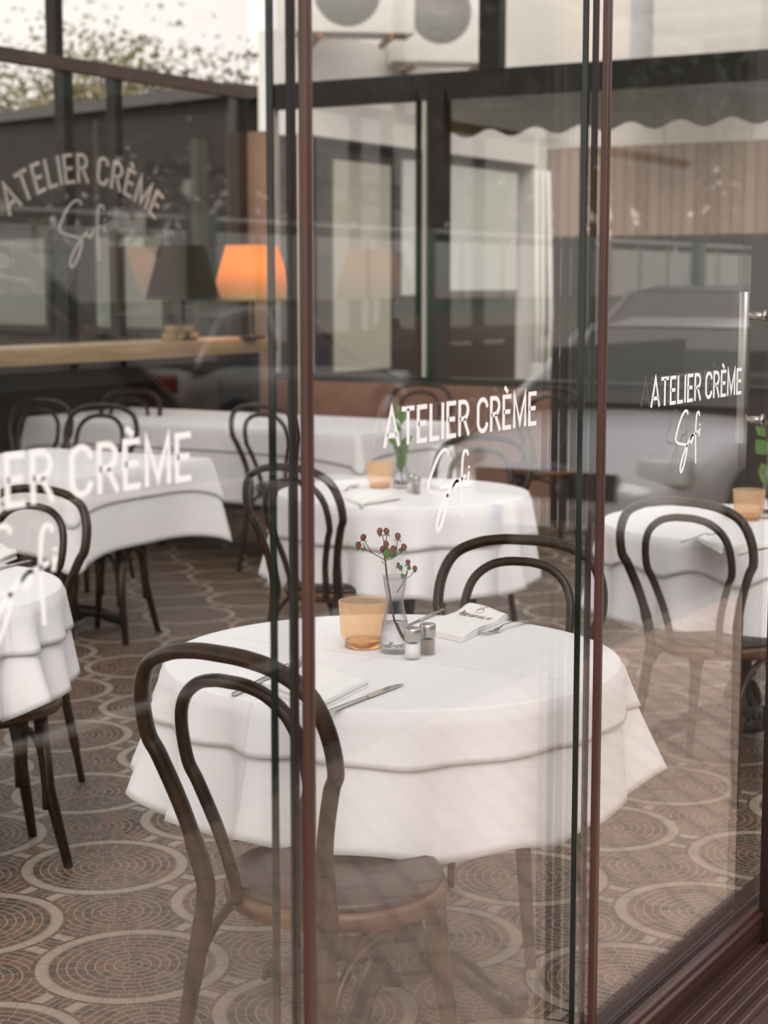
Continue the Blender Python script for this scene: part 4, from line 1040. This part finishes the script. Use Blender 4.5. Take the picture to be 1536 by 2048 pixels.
spots = [(tr1, -2, -14.5, .84), (tr1, 1.2, -14.2, .80), (tr2, 4.6, -15, .86), (tr1, 7.6, -14.2, .80), (tr1, 10.8, -15, .84), (tr2, 14.2, -14.6, .86), (tr1, 17.6, -15, 1.0), (tr1, 21.6, -14.6, 1.1), (tr2, 26.5, -16, 1.25), (tr1, 31.5, -15, 1.35), (tr1, 37.5, -16, 1.5), (tr2, 44.5, -18, 1.7), (tr1, 52, -17, 1.9)]
words = ['first', 'second', 'third', 'fourth', 'fifth', 'sixth', 'seventh', 'eighth', 'ninth', 'tenth', 'eleventh', 'twelfth', 'last']
for i, (p, x, y, s_) in enumerate(spots):
    place(p, USED, (x, y, 0), i * 1.7, '%s tree behind the street fence, %s from the left in the mirrored row' % ('autumn yellow' if p is tr2 else 'dark green', words[i]), GT, s_)
q = onz(230, 180, 4.6); q2 = ray(230, 150)
for i, (px, dist, s_, pr) in enumerate(((130, 37, 1.04, tr3), (290, 44, 1.18, tr3), (-120, 34, .80, tr3), (445, 37, .92, tr3), (600, 45, .98, tr3))):
    r_ = ray(px, 570); r_.z = 0; r_.normalize(); c_ = cam_pos + r_ * dist
    place(pr, USED, (c_.x, c_.y, -.6), i * 1.1, ['olive leaved tree above the dark neighbouring house, near the upper black post', 'olive leaved tree above the middle of the dark neighbouring house', 'olive leaved tree at the far left edge above the neighbouring house', 'olive leaved tree above the right end of the neighbouring house', 'olive leaved tree beside the left edge of the white building'][i], 'trees beyond the rear windows', s_)

# ------------------------------------------------------------------ street side (mirrored in the glass): fence, cars
FY = -12.0
rnd_h = random.Random(5); vs = []; fs = []  # hedge added to block bright sky gaps under the mirrored tree crowns
for i in range(15000):
    hx_ = rnd_h.uniform(-9, 60)
    if 31.5 < hx_ < 34.5 and rnd_h.random() < .85: continue
    p = Vector((hx_, -13.1 + rnd_h.gauss(0, .35), rnd_h.uniform(.2, 3.3 + .5 * math.sin(hx_ * 1.3))))
    u = Vector((rnd_h.gauss(0, 1), rnd_h.gauss(0, 1), rnd_h.gauss(0, 1))).normalized(); v = u.orthogonal().normalized(); s_ = .38 * rnd_h.uniform(.5, 1.2); nn = u.cross(v); o = len(vs)
    vs += [p - u * s_ * .6, p + v * s_ * .3 + nn * s_ * .08, p + u * s_ * .6, p - v * s_ * .3 + nn * s_ * .08]; fs += [(o, o + 1, o + 2), (o, o + 2, o + 3)]
tag(MB().add(vs, fs).build('hedge', M_LEAF), 'long dark green hedge added behind the white street fence to close sky gaps, mirrored in the glass', 'hedge', kind='stuff')
fc = empty('street_fence', (0, FY, 0), 0, 'white panel fence with green posts along the street, mirrored in the glass', 'fence')
M_FW = mat('white_fence_panel', (.82, .80, .76), .6); M_FG = mat('green_post_paint', (.045, .16, .095), .5); M_RUST = mat('rusty_rail', (.28, .12, .05), .7)
x = -8.0; k = 0
while x < 46:
    MB().box((x + .05, -.02, 1.36), (x + 1.35, .02, 2.22)).build('panel', M_FW, fc)
    if k % 4 == 1: MB().bbox((x + 1.28, -.22, 0), (x + 1.70, .18, 2.42), .02).build('post', M_FG, fc)
    else: MB().box((x + 1.36, -.04, .9), (x + 1.42, .04, 2.28)).build('stake', M_OAK, fc)
    x += 1.42; k += 1
MB().box((-8, -.05, 2.36), (46, .03, 2.41)).build('top_rail', M_FW, fc); MB().box((-8, -.05, 1.12), (46, .05, 1.32)).build('lower_rail', M_FG, fc)
MB().box((-8, -.04, 1.32), (46, .06, 1.36)).build('rust_rail', M_RUST, fc); MB().box((-8, -.15, -.1), (46, .15, 1.12)).build('plinth', mat('stone_plinth', (.24, .19, .14), .9), fc)
def car(name, L, W, H, paint, lab, loc, rz, suv=False, bright=False):
    """local x forward, origin on the ground in the middle"""
    rt = empty(name, loc, rz, lab, 'car')
    hb_ = .92 if not suv else 1.05                       # belt line
    hd_ = .80 if not suv else .98
    # body stations: x, half width, bottom, shoulder height
    S = [(-.5, .70, .42, .62), (-.485, .84, .30, .80), (-.43, .95, .22, hb_ + .02), (-.30, 1.0, .20, hb_ + .04), (-.1, 1.0, .20, hb_), (.12, 1.0, .20, hb_ - .02), (.22, .99, .20, hd_ + .06), (.36, .96, .20, hd_), (.45, .90, .22, hd_ - .12), (.49, .78, .28, .62), (.5, .62, .36, .52)]
    vs = []; fs = []; n = 14
    for (fx, hw, z0, z1) in S:
        w2 = W / 2 * hw
        ring = [(-w2 * .86, z0), (-w2 * .98, z0 + .10), (-w2, z0 + (z1 - z0) * .45), (-w2 * .985, z0 + (z1 - z0) * .75), (-w2 * .93, z1 - .03), (-w2 * .80, z1), (-w2 * .35, z1 + .035), (w2 * .35, z1 + .035), (w2 * .80, z1), (w2 * .93, z1 - .03), (w2 * .985, z0 + (z1 - z0) * .75), (w2, z0 + (z1 - z0) * .45), (w2 * .98, z0 + .10), (w2 * .86, z0)]
        vs += [(fx * L, y, z) for y, z in ring]
    for i in range(len(S) - 1):
        for k_ in range(n): fs.append((i * n + k_, i * n + (k_ + 1) % n, (i + 1) * n + (k_ + 1) % n, (i + 1) * n + k_))
    fs += [tuple(range(n)), tuple((len(S) - 1) * n + k_ for k_ in range(n))]
    bo = MB().add(vs, fs, True).build('body', paint, rt); ss = bo.modifiers.new('s', 'SUBSURF'); ss.levels = 1; ss.render_levels = 2
    # glasshouse
    C = [(-.44 if suv else -.40, .80, hb_, .02), (-.36 if suv else -.27, .74, H - .06, .0), (-.10, .72, H - .01, 0), (.02, .70, H - .05, 0), (.20, .80, hb_ - .02, 0)]
    def house(off, name_, mt_, zlo):
        v = []; f = []
        st_ = [(-.46 if suv else -.42, hb_), (-.40 if suv else -.30, H - .10), (-.30 if suv else -.20, H - .02), (-.08, H), (.03, H - .05), (.21, hb_)]
        return st_
    st_ = house(0, '', None, 0); g = MB(); vs = []; fs = []
    for (fx, z) in st_:
        top = max(z, hb_ + .02); w2 = W / 2 * (.90 - .18 * (top - hb_) / (H - hb_)); vs += [(fx * L, -W / 2 * .90, hb_ - .06), (fx * L, -w2, top - .03), (fx * L, -w2 * .9, top), (fx * L, w2 * .9, top), (fx * L, w2, top - .03), (fx * L, W / 2 * .90, hb_ - .06)]
    for i in range(len(st_) - 1):
        for k_ in range(6): fs.append((i * 6 + k_, i * 6 + (k_ + 1) % 6, (i + 1) * 6 + (k_ + 1) % 6, (i + 1) * 6 + k_))
    g.add(vs, fs, False).build('windows', mat('tinted_car_glass', (.05, .055, .05), .08), rt)
    # roof and pillars in body paint
    rf_ = MB(); vs = []; fs = []
    for (fx, z) in st_[1:5]:
        w2 = W / 2 * (.90 - .18 * (z - hb_) / (H - hb_)) + .012; vs += [(fx * L, -w2, z - .05), (fx * L, -w2 * .88, z + .012), (fx * L, w2 * .88, z + .012), (fx * L, w2, z - .05)]
    for i in range(3):
        for k_ in range(3): fs.append((i * 4 + k_, i * 4 + k_ + 1, (i + 1) * 4 + k_ + 1, (i + 1) * 4 + k_))
    rf_.add(vs, fs, True)
    for s_ in (-1, 1):
        wt_ = W / 2 * .73; wb_ = W / 2 * .90
        rf_.tube([(st_[4][0] * L, s_ * wt_, H - .05), (st_[5][0] * L, s_ * wb_, hb_)], .035, 8); rf_.tube([(st_[1][0] * L, s_ * wt_, H - .10), (st_[0][0] * L, s_ * wb_, hb_)], .045, 8); rf_.tube([(-.12 * L, s_ * wt_, H - .03), (-.12 * L, s_ * (wb_ + .01), hb_ - .02)], .03, 8)
    rf_.build('roof', paint, rt)
    for s_ in (-1, 1):
        for fx in (-.31, .32):
            c_ = (fx * L, s_ * (W / 2 - .10), .32)
            wh = MB().tube([(c_[0], c_[1] - .11, c_[2]), (c_[0], c_[1] + .11, c_[2])], .32, 28).build('wheel', mat('tyre_rubber', (.015, .015, .015), .8), rt)
            MB().tube([(c_[0], c_[1] + s_ * .105, c_[2]), (c_[0], c_[1] + s_ * .118, c_[2])], .21, 20).build('hubcap', M_BRUSHED, wh)
        MB().bbox((L * .452, s_ * W * .34 - .17, hd_ - .22), (L * .482, s_ * W * .34 + .14, hd_ - .06), .03).build('headlight', mat('headlight_glass', (.75, .75, .74), .1), rt)
        MB().bbox((-L * .492, s_ * W * .36 - .14, .72), (-L * .468, s_ * W * .36 + .12, .88), .02).build('tail_light', mat('tail_light', (.25, .02, .01), .2), rt)
    MB().box((L * .49, -W * .22, .50), (L * .503, W * .22, .64)).build('grille', M_BLACKAL, rt)
    if bright:
        for s_ in (-1, 1):
            ch_ = mat('bright_trim', (.80, .79, .78), .18, .4)
            MB().tube([(x_ * L, s_ * (W / 2 * .985 + .012), z_) for x_, z_ in ((-.46, hb_ - .01), (-.2, hb_ + .02), (.0, hb_ + .01), (.20, hb_ - .01))], .012, 6).build('window_trim', ch_, rt)
            MB().tube([(x_ * L, s_ * (W / 2 + .012), .42) for x_ in (-.24, .0, .24)], .022, 6).build('door_trim', ch_, rt)
            MB().tube([(x_ * L, s_ * (W / 2 * .70), z_) for x_, z_ in ((-.38, H - .04), (-.30, H + .035), (-.10, H + .05), (.01, H + .005), (.05, H - .06))], .016, 6).build('roof_rail', ch_, rt)
            MB().tube([(x_ * L, s_ * (W / 2 * .76), z_) for x_, z_ in ((-.36, H - .11), (-.20, H - .055), (-.08, H - .05), (.03, H - .11), (.20, hb_ + .03))], .010, 6).build('window_trim', ch_, rt)
    pl_ = MB().box((L * .500, -.26, .34), (L * .512, .26, .45)).build('number_plate', M_WHITEPAINT, rt); MB().box((L * .508, .20, .342), (L * .5135, .26, .448)).build('blue_band', mat('plate_blue', (.02, .04, .35), .5), pl_)
    return rt
M_SILVER = mat('silver_car_paint', (.74, .73, .74), .18, .15); M_CARBLACK = mat('black_car_paint', (.012, .012, .014), .12); M_CARGREY = mat('grey_car_paint', (.30, .29, .30), .2, .2)
car('parked_car', 4.4, 1.80, 1.43, M_SILVER, 'silver car parked close to the pavement, mirrored in the right glass panel', (10.9, -2.86, -.10), PI)
car('parked_car', 4.6, 1.86, 1.78, M_CARBLACK, 'black tall car parked along the pavement, mirrored in the left glass panels', (3.65, -2.86, -.10), 0, True, True)
car('parked_car', 4.6, 1.84, 1.64, M_CARGREY, 'dark grey tall car behind the silver one, mirrored in the right panel', (17.3, -5.3, -.10), PI, True)
car('parked_car', 4.4, 1.80, 1.46, M_CARBLACK, 'low black car by the fence, mirrored in the leftmost panel', (7.6, -8.6, -.10), PI)
car('parked_car', 4.4, 1.80, 1.46, mat('pearl_paint', (.40, .39, .37), .2, .5), 'pale grey car by the fence, mirrored in the middle panel', (14.3, -8.9, -.10), 0)
